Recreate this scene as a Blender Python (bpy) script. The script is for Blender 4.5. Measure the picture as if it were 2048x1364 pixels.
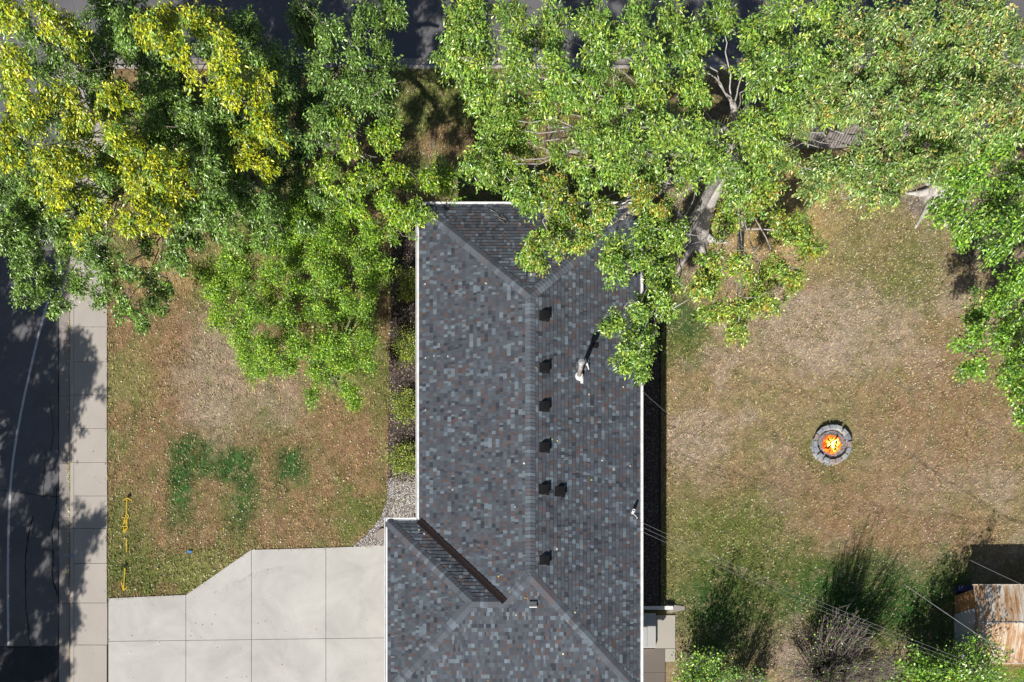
import bpy, math, random
import numpy as np
from mathutils import Vector, Matrix
for o in list(bpy.data.objects): bpy.data.objects.remove(o, do_unlink=True)
scene = bpy.context.scene
COL = scene.collection
R = math.radians
rng = np.random.default_rng(11)
random.seed(7)

# ------------------------------------------------------------------ camera, sky, sun, exposure
H = 34.0                                   # drone height; ground scale 50 photo pixels per metre
cam = bpy.data.cameras.new('camera'); camo = bpy.data.objects.new('camera', cam); COL.objects.link(camo)
camo.location = (0, 0, H); camo.rotation_euler = (0, 0, 0)
cam.sensor_width = 36; cam.lens = 1700 / 2048 * 36
cam.shift_y = (1515 - 682) / 2048; cam.clip_end = 2000; cam.clip_start = 0.5
scene.camera = camo
SUN = Vector((-.371, -.928, 0)).normalized() * math.cos(R(38)); SUN.z = math.sin(R(38))
w = bpy.data.worlds.new('World'); scene.world = w; w.use_nodes = True
nt = w.node_tree; nt.nodes.clear()
sky = nt.nodes.new('ShaderNodeTexSky'); sky.sky_type = 'NISHITA'; sky.sun_disc = False
sky.sun_elevation = R(38); sky.sun_rotation = math.atan2(SUN.x, SUN.y)
bg = nt.nodes.new('ShaderNodeBackground'); bg.inputs[1].default_value = .05
wo = nt.nodes.new('ShaderNodeOutputWorld')
nt.links.new(sky.outputs[0], bg.inputs[0]); nt.links.new(bg.outputs[0], wo.inputs[0])
sl = bpy.data.lights.new('sun', 'SUN'); sl.energy = 5.0; sl.angle = R(.55); sl.color = (1, .955, .88)
so = bpy.data.objects.new('sun', sl); COL.objects.link(so)
so.rotation_euler = SUN.to_track_quat('Z', 'Y').to_euler(); so.location = (-30, -60, 60)
scene.view_settings.view_transform = 'Standard'; scene.view_settings.look = 'None'
scene.view_settings.exposure = 0.34; scene.view_settings.gamma = 1
scene.render.engine = 'CYCLES'
scene.cycles.max_bounces = 6; scene.cycles.transparent_max_bounces = 6

# ------------------------------------------------------------------ helpers
def at(px, py, z=0.0):                     # photo position + height above the lawn -> metres
    s = (1 - z / H) / 50
    return Vector(((px - 1024) * s, (1515 - py) * s, z))

def tag(o, label=None, cat=None, group=None, kind=None):
    if label: o['label'] = label
    if cat: o['category'] = cat
    if group: o['group'] = group
    if kind: o['kind'] = kind
    return o

def empty(name, loc):
    o = bpy.data.objects.new(name, None); COL.objects.link(o); o.location = loc; o.empty_display_size = .2
    return o

def link(name, me, parent=None):
    o = bpy.data.objects.new(name, me); COL.objects.link(o)
    if parent is not None:
        o.parent = parent
        p = Vector((0, 0, 0)); q = parent
        while q is not None:
            p += q.location; q = q.parent
        o.location = -p
    return o

class MB:
    def __init__(s): s.v = []; s.f = []; s.c = []; s.col = (.5, .5, .5)
    def vert(s, p): s.v.append(tuple(p)); s.c.append(s.col); return len(s.v) - 1
    def poly(s, pts): s.f.append([s.vert(p) for p in pts])
    def box(s, x0, y0, z0, x1, y1, z1):
        i = [s.vert(p) for p in ((x0,y0,z0),(x1,y0,z0),(x1,y1,z0),(x0,y1,z0),(x0,y0,z1),(x1,y0,z1),(x1,y1,z1),(x0,y1,z1))]
        for q in ((3,2,1,0),(4,5,6,7),(0,1,5,4),(1,2,6,5),(2,3,7,6),(3,0,4,7)): s.f.append([i[k] for k in q])
    def prism(s, pts, z0, z1):             # pts counter-clockwise xy
        n = len(pts)
        a = [s.vert((p[0], p[1], z0)) for p in pts]; b = [s.vert((p[0], p[1], z1)) for p in pts]
        s.f.append(b); s.f.append(a[::-1])
        for k in range(n): s.f.append([a[k], a[(k+1) % n], b[(k+1) % n], b[k]])
    def tube(s, pts, rad, n=6, cap=True):
        pts = [Vector(p) for p in pts]; rings = []
        if not hasattr(rad, '__len__'): rad = [rad] * len(pts)
        ref = Vector((0, 0, 1))
        for k, p in enumerate(pts):
            d = (pts[min(k+1, len(pts)-1)] - pts[max(k-1, 0)])
            d = d.normalized() if d.length > 1e-9 else Vector((0, 0, 1))
            rf = ref if abs(d.dot(ref)) < .95 else Vector((1, 0, 0))
            a = d.cross(rf).normalized(); b = d.cross(a)
            rings.append([s.vert(p + (a * math.cos(t) + b * math.sin(t)) * rad[k]) for t in [2*math.pi*j/n for j in range(n)]])
        for r0, r1 in zip(rings, rings[1:]):
            for j in range(n): s.f.append([r0[j], r0[(j+1) % n], r1[(j+1) % n], r1[j]])
        if cap: s.f.append(rings[0][::-1]); s.f.append(rings[-1])
    def build(s, name, mat, parent=None, smooth=False, color=False):
        me = bpy.data.meshes.new(name); me.from_pydata(s.v, [], s.f); me.materials.append(mat)
        if color:
            at_ = me.color_attributes.new('tint', 'FLOAT_COLOR', 'POINT')
            a = np.ones((len(s.v), 4), 'f'); a[:, :3] = np.array(s.c); at_.data.foreach_set('color', a.ravel())
        if smooth: me.polygons.foreach_set('use_smooth', [True] * len(me.polygons))
        me.update()
        return link(name, me, parent)

def np_mesh(name, V, F, mat, C=None, parent=None, smooth=False):
    """V (n,3), F (m,k) same-size faces, C (n,3) colours"""
    me = bpy.data.meshes.new(name); k = F.shape[1]; m = len(F)
    me.vertices.add(len(V)); me.vertices.foreach_set('co', V.astype('f').ravel())
    me.loops.add(m * k); me.loops.foreach_set('vertex_index', F.astype('i').ravel())
    me.polygons.add(m); me.polygons.foreach_set('loop_start', np.arange(0, m*k, k, dtype='i'))
    me.update(calc_edges=True)
    if smooth: me.polygons.foreach_set('use_smooth', [True] * m)
    if C is not None:
        a = np.ones((len(V), 4), 'f'); a[:, :3] = C
        at_ = me.color_attributes.new('tint', 'FLOAT_COLOR', 'POINT'); at_.data.foreach_set('color', a.ravel())
    me.materials.append(mat); me.validate(); me.update()
    return link(name, me, parent)

# ------------------------------------------------------------------ materials
def srgb(r, g, b):
    f = lambda c: (c/255/12.92 if c/255 <= .04045 else ((c/255+.055)/1.055)**2.4)
    return (f(r), f(g), f(b))

class M:
    def __init__(s, name):
        s.m = bpy.data.materials.new(name); s.m.use_nodes = True; s.t = s.m.node_tree
        s.p = s.t.nodes['Principled BSDF']; s.out = s.t.nodes['Material Output']
        s.geo = None
    def n(s, kind, **kw):
        x = s.t.nodes.new(kind)
        for k, v in kw.items():
            if k.startswith('i_'): x.inputs[k[2:].replace('_', ' ')].default_value = v
            else: setattr(x, k, v)
        return x
    def l(s, a, b): s.t.links.new(a, b)
    def pos(s):
        if s.geo is None: s.geo = s.n('ShaderNodeNewGeometry')
        return s.geo.outputs['Position']
    def noise(s, scale, detail=3, rough=.6, vec=None, dist=0):
        x = s.n('ShaderNodeTexNoise'); x.inputs['Scale'].default_value = scale; x.inputs['Detail'].default_value = detail
        x.inputs['Roughness'].default_value = rough; x.inputs['Distortion'].default_value = dist
        s.l(vec if vec is not None else s.pos(), x.inputs['Vector']); return x.outputs['Fac']
    def ramp(s, fac, stops):
        x = s.n('ShaderNodeValToRGB'); e = x.color_ramp.elements
        while len(e) < len(stops): e.new(.5)
        for q, (p, c) in zip(e, stops):
            q.position = p; q.color = (*(c if hasattr(c, '__len__') else (c, c, c)), 1)
        s.l(fac, x.inputs[0]); return x.outputs[0]
    def mix(s, fac, a, b, mode='MIX'):
        x = s.n('ShaderNodeMix'); x.data_type = 'RGBA'; x.blend_type = mode
        for v, i in ((fac, 0), (a, 6), (b, 7)):
            if hasattr(v, 'is_linked') or hasattr(v, 'links'): s.l(v, x.inputs[i])
            else: x.inputs[i].default_value = v if i == 0 else (*v, 1)
        return x.outputs[2]
    def tint(s):
        x = s.n('ShaderNodeVertexColor'); x.layer_name = 'tint'; return x.outputs[0]
    def bump(s, h, strength=.5, dist=.02):
        x = s.n('ShaderNodeBump'); x.inputs['Strength'].default_value = strength; x.inputs['Distance'].default_value = dist
        s.l(h, x.inputs['Height']); s.l(x.outputs[0], s.p.inputs['Normal'])
    def base(s, c):
        if hasattr(c, 'links'): s.l(c, s.p.inputs['Base Color'])
        else: s.p.inputs['Base Color'].default_value = (*c, 1)
    def set(s, rough=.8, metal=0, spec=.3):
        s.p.inputs['Roughness'].default_value = rough; s.p.inputs['Metallic'].default_value = metal
        s.p.inputs['Specular IOR Level'].default_value = spec; return s

def simple(name, c, rough=.7, metal=0, spec=.3, var=.25, scale=6):
    m = M(name).set(rough, metal, spec)
    f = m.noise(scale, 5, .65)
    m.base(m.mix(1, c, m.ramp(f, [(.25, 1 - var), (.75, 1 + var)]), 'MULTIPLY'))
    return m.m

def concrete(name, c, var=.1, bump=.25):
    m = M(name).set(.85, 0, .25)
    a = m.ramp(m.noise(.55, 6, .62, dist=.6), [(.25, 1 - var), (.5, 1), (.75, 1 + var * .8)])
    b = m.ramp(m.noise(60, 3, .7), [(.3, .9), (.7, 1.08)])
    x = m.mix(1, m.mix(1, c, a, 'MULTIPLY'), b, 'MULTIPLY')
    st = m.ramp(m.noise(3.1, 5, .7, dist=1.2), [(.62, 0), (.74, .35)])
    m.base(m.mix(st, x, tuple(q * .72 for q in c))); m.bump(m.noise(90, 3, .7), bump, .004)
    return m.m

def tinted(name, rough=.8, spec=.25, grain=None, bump=None):
    m = M(name).set(rough, 0, spec); c = m.tint()
    if grain: c = m.mix(1, c, m.ramp(m.noise(grain[0], 3, .7), [(.3, 1 - grain[1]), (.7, 1 + grain[1])]), 'MULTIPLY')
    m.base(c)
    if bump: m.bump(m.noise(bump[0], 3, .7), bump[1], bump[2])
    return m.m

def leaf_mat(name, rough=.42, trans=.3, spec=.45):
    m = M(name).set(rough, 0, spec); c = m.tint(); m.base(c)
    t = m.n('ShaderNodeBsdfTranslucent'); m.l(m.mix(1, c, (1.25, 1.2, .55), 'MULTIPLY'), t.inputs[0])
    x = m.n('ShaderNodeMixShader'); x.inputs[0].default_value = trans
    m.l(m.p.outputs[0], x.inputs[1]); m.l(t.outputs[0], x.inputs[2]); m.l(x.outputs[0], m.out.inputs[0])
    return m.m

LEAF = leaf_mat('leaf_surface', .34, .16, .9)
LEAF_FINE = leaf_mat('fine_leaf_surface', .42, .18, .7)
LEAF_SHINY = leaf_mat('glossy_leaf_surface', .34, .15, 1.0)
BARK = M('grey_bark').set(.9); BARK.base(BARK.ramp(BARK.noise(9, 6, .7), [(.3, (.10, .085, .07)), (.7, (.30, .27, .24))])); BARK.bump(BARK.noise(30, 4), .8, .03); BARK = BARK.m
BARKP = M('pale_bark').set(.85); BARKP.base(BARKP.ramp(BARKP.noise(7, 6, .7), [(.3, (.26, .23, .21)), (.5, (.46, .43, .41)), (.7, (.6, .57, .55))])); BARKP.bump(BARKP.noise(26, 4), .9, .04); BARKP = BARKP.m
TWIGM = simple('dry_twig_bark', (.17, .135, .12), .9, var=.4)
WHITEM = M('white_painted_metal').set(.45, 0, .5); WHITEM.base(WHITEM.ramp(WHITEM.noise(5, 4), [(.35, .66), (.7, .82)])); WHITEM = WHITEM.m
BLACKM = simple('black_coated_metal', (.011, .011, .012), .6, 0, .25, .2)
GREYM = simple('dark_grey_coated_metal', (.06, .065, .072), .55, 0, .4, .2)
GALV = M('galvanised_metal').set(.45, .55, .5); GALV.base(GALV.ramp(GALV.noise(12, 5), [(.3, (.38, .38, .39)), (.7, (.68, .68, .69))])); GALV = GALV.m
WOODM = M('weathered_grey_wood').set(.9); WOODM.base(WOODM.ramp(WOODM.noise(7, 6, .7), [(.3, (.15, .13, .12)), (.7, (.36, .33, .32))])); WOODM = WOODM.m
ASPH = M('worn_asphalt').set(.92, 0, .2)
_a = ASPH.ramp(ASPH.noise(.5, 5, .6), [(.3, (.115, .114, .122)), (.7, (.165, .16, .167))])
_b = ASPH.ramp(ASPH.noise(38, 4, .75), [(.3, .62), (.7, 1.4)])
ASPH.base(ASPH.mix(1, _a, _b, 'MULTIPLY')); ASPH.bump(ASPH.noise(70, 3, .7), .5, .006); ASPH = ASPH.m
ASPHD = M('new_dark_asphalt').set(.9, 0, .2)
ASPHD.base(ASPHD.mix(1, ASPHD.ramp(ASPHD.noise(.6, 5, .6), [(.3, (.04, .042, .048)), (.7, (.06, .06, .068))]), ASPHD.ramp(ASPHD.noise(45, 4, .75), [(.3, .65), (.7, 1.4)]), 'MULTIPLY'))
ASPHD.bump(ASPHD.noise(70, 3, .7), .5, .006); ASPHD = ASPHD.m
CONC = concrete('driveway_concrete', (.495, .482, .458), .2)
CONCW = concrete('sidewalk_concrete', (.43, .39, .355), .1)
CONCG = concrete('gutter_concrete', (.30, .27, .25), .12)
CONCB = concrete('patio_concrete', (.42, .39, .34), .08)
CONCD = concrete('grey_brown_paver_concrete', (.17, .145, .125), .08)
CRACK = simple('crack_tar', (.02, .02, .022), .9)
PAINTW = M('worn_white_road_paint').set(.8); PAINTW.base(PAINTW.ramp(PAINTW.noise(30, 4, .8), [(.38, (.2, .2, .21)), (.5, (.58, .58, .6))])); PAINTW = PAINTW.m
PAINTY = M('yellow_marking_paint').set(.8); PAINTY.base(PAINTY.ramp(PAINTY.noise(40, 3, .8), [(.38, (.35, .24, .04)), (.55, (.75, .52, .03))])); PAINTY = PAINTY.m
CABLE = simple('grey_cable_sheath', (.16, .16, .17), .6)

# ------------------------------------------------------------------ value noise and lawn colours
def vnoise(x, y, seed):
    x = np.asarray(x, float); y = np.asarray(y, float)
    xi = np.floor(x).astype(np.int64); yi = np.floor(y).astype(np.int64)
    fx = x - xi; fy = y - yi; fx = fx*fx*(3-2*fx); fy = fy*fy*(3-2*fy)
    def h(a, b):
        n = (a * 374761393 + b * 668265263 + seed * 1442695041) & 0xffffffff
        n = ((n ^ (n >> 13)) * 1274126177) & 0xffffffff
        return ((n ^ (n >> 16)) & 0xffff) / 65535.0
    return (h(xi, yi)*(1-fx) + h(xi+1, yi)*fx)*(1-fy) + (h(xi, yi+1)*(1-fx) + h(xi+1, yi+1)*fx)*fy
def fbm(x, y, s, o=4):
    v = 0; a = .5; t = 0
    for k in range(o): v = v + a*vnoise(x*2**k, y*2**k, s+k*17); t += a; a *= .55
    return v / t
def sm(a, b, x): t = np.clip((x-a)/(b-a), 0, 1); return t*t*(3-2*t)
K = 1.08
def L(r, g, b): return np.array(srgb(r, g, b)) * K
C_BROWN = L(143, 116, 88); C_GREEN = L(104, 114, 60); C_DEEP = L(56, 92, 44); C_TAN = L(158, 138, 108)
C_MAUVE = L(168, 150, 134); C_YEL = L(176, 152, 104); C_OLIVE = L(128, 122, 82); C_SOIL = L(132, 120, 116); C_LIME = L(138, 140, 84)
def lawn_color(px, py):
    px = np.asarray(px, float); py = np.asarray(py, float)
    wx = (fbm(px/30, py/30, 5, 5)-.5)*90; wy = (fbm(px/30, py/30, 31, 5)-.5)*90
    X = px + wx; Y = py + wy
    n1 = fbm(px/110, py/110, 3); n2 = fbm(px/30, py/30, 9); n3 = fbm(px/9, py/9, 21, 3)
    col = np.zeros(px.shape + (3,)) + C_OLIVE
    def put(c, wgt):
        nonlocal col
        wgt = np.clip(wgt, 0, 1)[..., None]; col = col*(1-wgt) + np.asarray(c)*wgt
    def blob(x, y, rx, ry, c, s=1., soft=.5):
        d = np.sqrt(((X-x)/rx)**2 + ((Y-y)/ry)**2); put(c, s*(1-sm(1-soft, 1+soft, d))*(.65+.7*n2))
    front = px < 800
    put(C_BROWN, sm(.42, .62, n1*.5+n2*.5)*.8)
    put(C_GREEN, sm(.5, .7, fbm(px/50, py/50, 77))*.6)
    # front lawn
    put(C_BROWN*.95, front*sm(.5, .64, fbm(px/13, py/150, 15))*.5)
    put(C_GREEN*.9, front*sm(.54, .68, fbm(px/15, py/120, 19))*.5*sm(560, 700, py))
    put(C_BROWN, front*sm(.40, .60, fbm(px/38+9, py/60, 14))*.75)
    f = front.astype(float)
    put(C_BROWN, f*sm(300, 340, X)*(1-sm(370, 420, X))*.8*sm(600, 680, py)*(1-sm(900, 1180, py)))
    blob(430, 760, 70, 130, C_MAUVE, .75*1); blob(300, 640, 70, 70, C_BROWN, .8); blob(330, 540, 60, 60, C_YEL, .6)
    blob(700, 880, 70, 110, C_BROWN, .9); blob(560, 800, 60, 60, C_MAUVE, .6); blob(265, 760, 60, 60, C_LIME, .5)
    blob(250, 1100, 50, 120, C_GREEN, .8); blob(330, 1150, 130, 50, C_GREEN*.9, .85); blob(420, 1140, 90, 40, C_LIME, .6)
    blob(600, 1050, 160, 40, C_BROWN, .6); blob(720, 1030, 60, 50, C_GREEN, .9); blob(690, 720, 60, 80, C_LIME, .8); blob(760, 760, 30, 80, C_GREEN, .8)
    for (x, y, rx, ry) in ((362, 965, 26, 88), (420, 935, 55, 24), (390, 895, 42, 18), (487, 978, 26, 84), (580, 930, 32, 36), (470, 925, 30, 20)):
        d = np.maximum(abs(px+wx*.3-x)/rx, abs(py+wy*.3-y)/ry); put(C_DEEP*(.75+.6*n3[..., None]), .92*(1-sm(.35, 1.55, d+.9*(fbm(px/7, py/7, 301)-.5)))*(.5+.9*n2))
    blob(560, 400, 120, 90, C_LIME, .7); blob(470, 500, 80, 60, C_LIME, .6)
    # north strip
    blob(880, 210, 140, 90, C_GREEN, .8); blob(900, 290, 90, 40, C_BROWN, .8); blob(1200, 160, 160, 40, C_GREEN, .8); blob(1060, 260, 40, 70, C_BROWN, .9)
    blob(1220, 315, 90, 12, C_LIME, .7); blob(1380, 315, 70, 14, C_SOIL, .8)
    # back lawn
    put(C_BROWN*.95, (px > 1330)*sm(.46, .66, fbm(px/48, py/40, 114))*.6)
    b = (px > 1330).astype(float)
    put(C_TAN, b*.6); put(C_MAUVE, b*sm(.45, .65, fbm(px/60, py/60, 41))*.6)
    blob(1560, 420, 150, 110, C_YEL, .85); blob(1760, 500, 120, 130, C_OLIVE, .8); blob(1820, 560, 60, 60, C_GREEN, .6)
    blob(1360, 640, 50, 80, C_DEEP, .8, .7); blob(1380, 690, 50, 30, C_GREEN, .7)
    blob(1640, 660, 160, 90, C_MAUVE, .7); blob(1600, 1000, 260, 80, C_BROWN, .6); blob(1900, 840, 160, 120, C_BROWN, .65)
    blob(1450, 1060, 140, 80, C_GREEN*.95, .85); blob(1500, 1150, 200, 70, C_GREEN*.95, .9); blob(1360, 1060, 30, 120, C_OLIVE, .6); blob(1400, 860, 60, 60, C_MAUVE, .7)
    blob(1700, 1210, 280, 95, C_GREEN*.8, .9, .8); blob(1430, 1240, 80, 90, C_DEEP*.95, .85, .7); blob(1680, 1200, 120, 80, C_DEEP*.95, .85, .7); blob(1850, 1200, 90, 90, C_DEEP*.95, .85, .7); blob(1800, 1060, 180, 50, C_BROWN, .6); blob(1990, 1352, 120, 26, L(96, 140, 40), .9)  # deep green ellipses paint the shade under the shrub shadows into the grass
    blob(1850, 395, 34, 34, C_SOIL, 1.1, .3); blob(1790, 352, 40, 14, C_SOIL, 1, .3); blob(1620, 1310, 100, 60, C_MAUVE*.8, .95)
    blob(1660, 893, 58, 58, C_GREEN*.9, .5); blob(300, 1186, 90, 8, C_BROWN*.8, .8, .7); blob(440, 1148, 12, 12, C_BROWN*.8, .8)
    blob(1980, 470, 70, 90, C_SOIL*.7, .8); blob(1390, 490, 20, 26, C_SOIL, .8)
    # grain: thatch and bare flecks
    put(C_GREEN*.9, sm(.56, .72, fbm(px/13, py/13, 55))*.4); put(C_TAN, sm(.58, .74, fbm(px/11, py/11, 91))*.4)
    n4 = fbm(px/4.2+py/9, py/3.2, 63, 2)
    g = (.42 + .52*n3 + .66*n4)[..., None]
    return np.clip(col*g, .005, .9)

# ------------------------------------------------------------------ the ground
def zone_low(X, Y): return (X < (139-1024)/50) | (Y > (1515-133)/50)
xs = np.concatenate([[-420, -150, -60, -32], np.arange(-24, 24.01, .1), [32, 60, 150, 420]])
ys = np.concatenate([[-300, -100, -40, -12], np.arange(-3, 32.01, .1), [40, 70, 150, 420]])
GX, GY = np.meshgrid(xs, ys); PX = GX*50+1024; PY = 1515-GY*50
GZ = (fbm(GX*1.3, GY*1.3, 61, 3)-.5)*.05
GZ = np.where(zone_low(GX, GY) & (GX > -40) & (GY < 45), -.45, GZ)
hard = (PX > 140) & (PX < 230) | ((PX > 200) & (PX < 840) & (PY > 1085)) | ((PX > 770) & (PX < 1350)& (PY > 400))
GZ = np.where(hard & (GZ > -.3), np.minimum(GZ, 0) - .02, GZ)
V = np.stack([GX.ravel(), GY.ravel(), GZ.ravel()], 1)
nx, ny = len(xs), len(ys)
I = (np.arange(ny-1)[:, None]*nx + np.arange(nx-1)[None]).ravel()
F = np.stack([I, I+1, I+nx+1, I+nx], 1)
LG = M('lawn_soil_and_thatch').set(.95, 0, .1)
_c = LG.mix(1, LG.tint(), LG.ramp(LG.noise(22, 4, .8), [(.3, .5), (.5, 1), (.7, 1.55)]), 'MULTIPLY')
LG.base(_c); LG.bump(LG.noise(26, 5, .8), 1, .05)
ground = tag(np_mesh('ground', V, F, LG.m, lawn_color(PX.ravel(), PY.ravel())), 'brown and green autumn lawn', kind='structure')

def strip(name, mat, quads, lab=None, z0=-.5):
    m = MB()
    for pts, z in quads: m.prism([tuple(p[:2]) for p in pts], z0, z)
    return tag(m.build(name, mat), lab, kind='structure')
def rect(px0, py0, px1, py1, z=0):         # photo-pixel rectangle on the ground -> ccw xy
    a = at(px0, py1); b = at(px1, py0); return [(a.x, a.y), (b.x, a.y), (b.x, b.y), (a.x, b.y)]
def flat(name, mat, pts2, z, lab=None, kind='structure'):
    m = MB(); m.poly([(p[0], p[1], z) for p in pts2]); return tag(m.build(name, mat), lab, kind=kind)

strip('road', ASPH, [(rect(-500, 113, 115.5, 1292), -.10), (rect(-500, -600, 2900, 112), -.10)], 'worn grey asphalt street')
strip('asphalt_patch', ASPHD, [(rect(-500, 1292, 115.5, 2600), -.096)], 'newer dark asphalt south of the painted line')
JY = [-50, 18, 86, 187, 254, 321, 388, 455, 521, 590, 654, 724, 790, 857, 925, 992, 1057, 1127, 1206, 1290, 1370, 1450, 1540, 1650]
m = MB(); g = MB(); k_ = MB()
for a, b in zip(JY, JY[1:]):
    if b < 140: continue
    a = max(a, 137)
    d = rng.uniform(-.006, .006)
    m.prism(rect(148.3, a+.5, 214+rng.uniform(-.5, .8), b-.5), -.3, .014+d)
for a, b in zip(JY[2::2], JY[4::2]):
    g.prism(rect(116, max(a, 134)+.4, 139.4, b-.4), -.3, -.09+.0)
    p = at(0, b-.4); q = at(0, max(a, 134)+.4); x0 = at(139.6, 0).x; x1 = at(147.6, 0).x
    n0 = len(k_.v)
    prof = [(x0, -.3), (x1, -.3), (x1, .012), (x0+.05, .012), (x0+.02, 0), (x0, -.03)]
    A = [k_.vert((x, p.y, z)) for x, z in prof]; B = [k_.vert((x, q.y, z)) for x, z in prof]
    k_.f.append(A[::-1] if False else A); k_.f.append(B[::-1])
    for j in range(6): k_.f.append([A[(j+1) % 6], A[j], B[j], B[(j+1) % 6]])
tag(m.build('sidewalk', CONCW), 'pale jointed concrete sidewalk', kind='structure')
tag(g.build('street_gutter', CONCG), 'concrete gutter pan', kind='structure')
tag(k_.build('kerb', CONCW), 'low concrete kerb beside the sidewalk', kind='structure')
jm = simple('joint_dirt', (.055, .045, .035), .95)
flat('sidewalk_bed', jm, rect(139.7, 137, 214.5, 1650), -.02)
flat('gutter_bed', jm, rect(115, 134, 139.5, 1650), -.12)
m = MB(); k_ = MB()
for a in range(116, 2900, 140):
    m.prism(rect(a+.4, 112.5, a+139.6, 134.), -.3, -.09); k_.prism(rect(max(a, 148)+.4, 130, a+139.6, 137), -.3, .012)
tag(m.build('street_gutter', CONCG), 'gutter pan of the northern street', kind='structure')
tag(k_.build('kerb', CONCW), 'kerb of the northern street', kind='structure')

# driveway slabs
dr = MB()
top = {217: 1197, 372: 1190, 503: 1100, 652: 1096, 772: 1091}
for (a, b) in ((217, 372), (372, 503), (503, 652), (652, 772)):
    ya, yb = top[a], top[b]; ja, jb = 1283-(a-217)*.013, 1283-(b-217)*.013
    P = lambda x, y: (at(x, y).x, at(x, y).y)
    dr.prism([P(a+.45, ja-.45), P(b-.45, jb-.45), P(b-.45, yb), P(a+.45, ya)], -.2, .022)
    dr.prism([P(a+.45, 1480), P(b-.45, 1480), P(b-.45, jb+.45), P(a+.45, ja+.45)], -.2, .022)
    dr.prism([P(a+.45, 1700), P(b-.45, 1700), P(b-.45, 1481), P(a+.45, 1481)], -.2, .022)
dr.prism(rect(772.5, 1091, 836, 1700), -.2, .020)
tag(dr.build('driveway', CONC), 'pale concrete driveway with a flared corner', kind='structure')
flat('driveway_bed', jm, [(at(x, y).x, at(x, y).y) for x, y in ((215, 1700), (800, 1700), (800, 1092), (503, 1101), (372, 1191), (215, 1198))], .002)

# tyre tread print on the driveway, cracks and the road line
def ribbon(pts, wd, z, seg=1):
    m = MB(); P = [at(x, y, 0) for x, y in pts]; L_, R_ = [], []
    for k, p in enumerate(P):
        d = (P[min(k+1, len(P)-1)] - P[max(k-1, 0)]).normalized(); n = Vector((-d.y, d.x, 0))
        w_ = wd if not hasattr(wd, '__len__') else wd[k]
        L_.append(m.vert((p.x+n.x*w_/2, p.y+n.y*w_/2, z))); R_.append(m.vert((p.x-n.x*w_/2, p.y-n.y*w_/2, z)))
    for k in range(len(P)-1): m.f.append([R_[k], R_[k+1], L_[k+1], L_[k]])
    return m
def curve(pts, n=12):
    out = []; P = [np.array(p, float) for p in pts]; P = [2*P[0]-P[1]] + P + [2*P[-1]-P[-2]]
    for k in range(1, len(P)-2):
        for t in np.linspace(0, 1, n, endpoint=False):
            a, b, c, d = P[k-1], P[k], P[k+1], P[k+2]
            out.append(.5*((2*b)+(c-a)*t+(2*a-5*b+4*c-d)*t*t+(3*b-a-3*c+d)*t**3))
    out.append(P[-2]); return out
tag(ribbon(curve([(14, 1291), (13, 1160), (15, 1040), (22, 930), (40, 820), (62, 720), (84, 632), (104, 560), (122, 480), (134, 400)]), .095, -.093).build('road_line', PAINTW),
    'curving white edge line painted on the asphalt', kind='structure')
cr = MB()
def crack(pts, wd, z=-.0955):
    q = curve(pts, 8); q = [(p[0]+rng.normal(0, .7), p[1]+rng.normal(0, .7)) for p in q]
    m2 = ribbon(q, [wd*rng.uniform(.5, 1.5) for _ in q], z)
    o = len(cr.v); cr.v += m2.v; cr.c += m2.c; cr.f += [[i+o for i in f] for f in m2.f]
crack([(58, 1291), (50, 1220), (48, 1140), (52, 1080), (64, 1030)], .045)
crack([(112, 975), (108, 1020), (101, 1060), (104, 1110), (102, 1150), (112, 1190)], .04)
crack([(0, 980), (40, 983), (80, 990), (115, 992)], .03)
crack([(88, 900), (86, 940), (84, 990)], .02); crack([(96, 800), (104, 860), (98, 900)], .02)
crack([(115.3, 560), (115, 800), (115.6, 1000), (115, 1291)], .035)
crack([(0, 1292), (60, 1293), (115, 1292)], .03)
tag(cr.build('road_crack', CRACK), 'tarred cracks in the asphalt', kind='structure')
tr = MB(); TREAD = simple('tyre_dust', (.43, .42, .40), .9)
for k in range(60):
    t = k/59; x = 430+135*t; y = 1190-48*math.sin(t*1.5)-2*t; 
    for s in (-1, 0, 1):
        if rng.random() < .25+.3*(1-t): continue
        p = at(x+rng.normal(0, .5), y+s*4.5+rng.normal(0, .5)); a = .7+s*.25; l = .05; wd = .009
        dx, dy = math.cos(a)*l, math.sin(a)*l
        tr.poly([(p.x-dx, p.y-dy-wd, .0255), (p.x+dx, p.y+dy-wd, .0255), (p.x+dx, p.y+dy+wd, .0255), (p.x-dx, p.y-dy+wd, .0255)])
tag(tr.build('tyre_mark', TREAD), 'faint tyre tread print on the driveway', kind='structure')

# planting bed and river gravel
mu = MB(); MUL = M('bark_mulch').set(.95)
MUL.base(MUL.ramp(MUL.noise(38, 4, .8), [(.3, (.02, .014, .012)), (.5, (.075, .055, .05)), (.72, (.22, .17, .15))])); MUL.bump(MUL.noise(45, 4, .8), 1, .05); MUL = MUL.m
bed = [(838, 436), (838, 965), (776, 962), (777, 800), (781, 640), (783, 560), (782, 480), (800, 440)]
mu.prism([(at(x, y).x, at(x, y).y) for x, y in bed[::-1]][::1], -.1, .035)
tag(mu.build('mulch_bed', MUL), 'dark bark mulch bed along the house', kind='structure')
gb = [(838, 955), (800, 950), (774, 958), (775, 1000), (762, 1035), (735, 1068), (706, 1092), (838, 1091)]
flat('gravel_bed', simple('gravel_fines', (.10, .085, .075), .95, scale=40, var=.5), [(at(x, y).x, at(x, y).y) for x, y in gb], .03, 'strip under the river gravel')

def in_poly(x, y, poly):
    ins = np.zeros(np.shape(x), bool); n = len(poly)
    for i in range(n):
        x0, y0 = poly[i]; x1, y1 = poly[(i+1) % n]
        c = ((y0 > y) != (y1 > y)) & (x < (x1-x0)*(y-y0)/((y1-y0) or 1e-9)+x0); ins ^= c
    return ins
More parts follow.
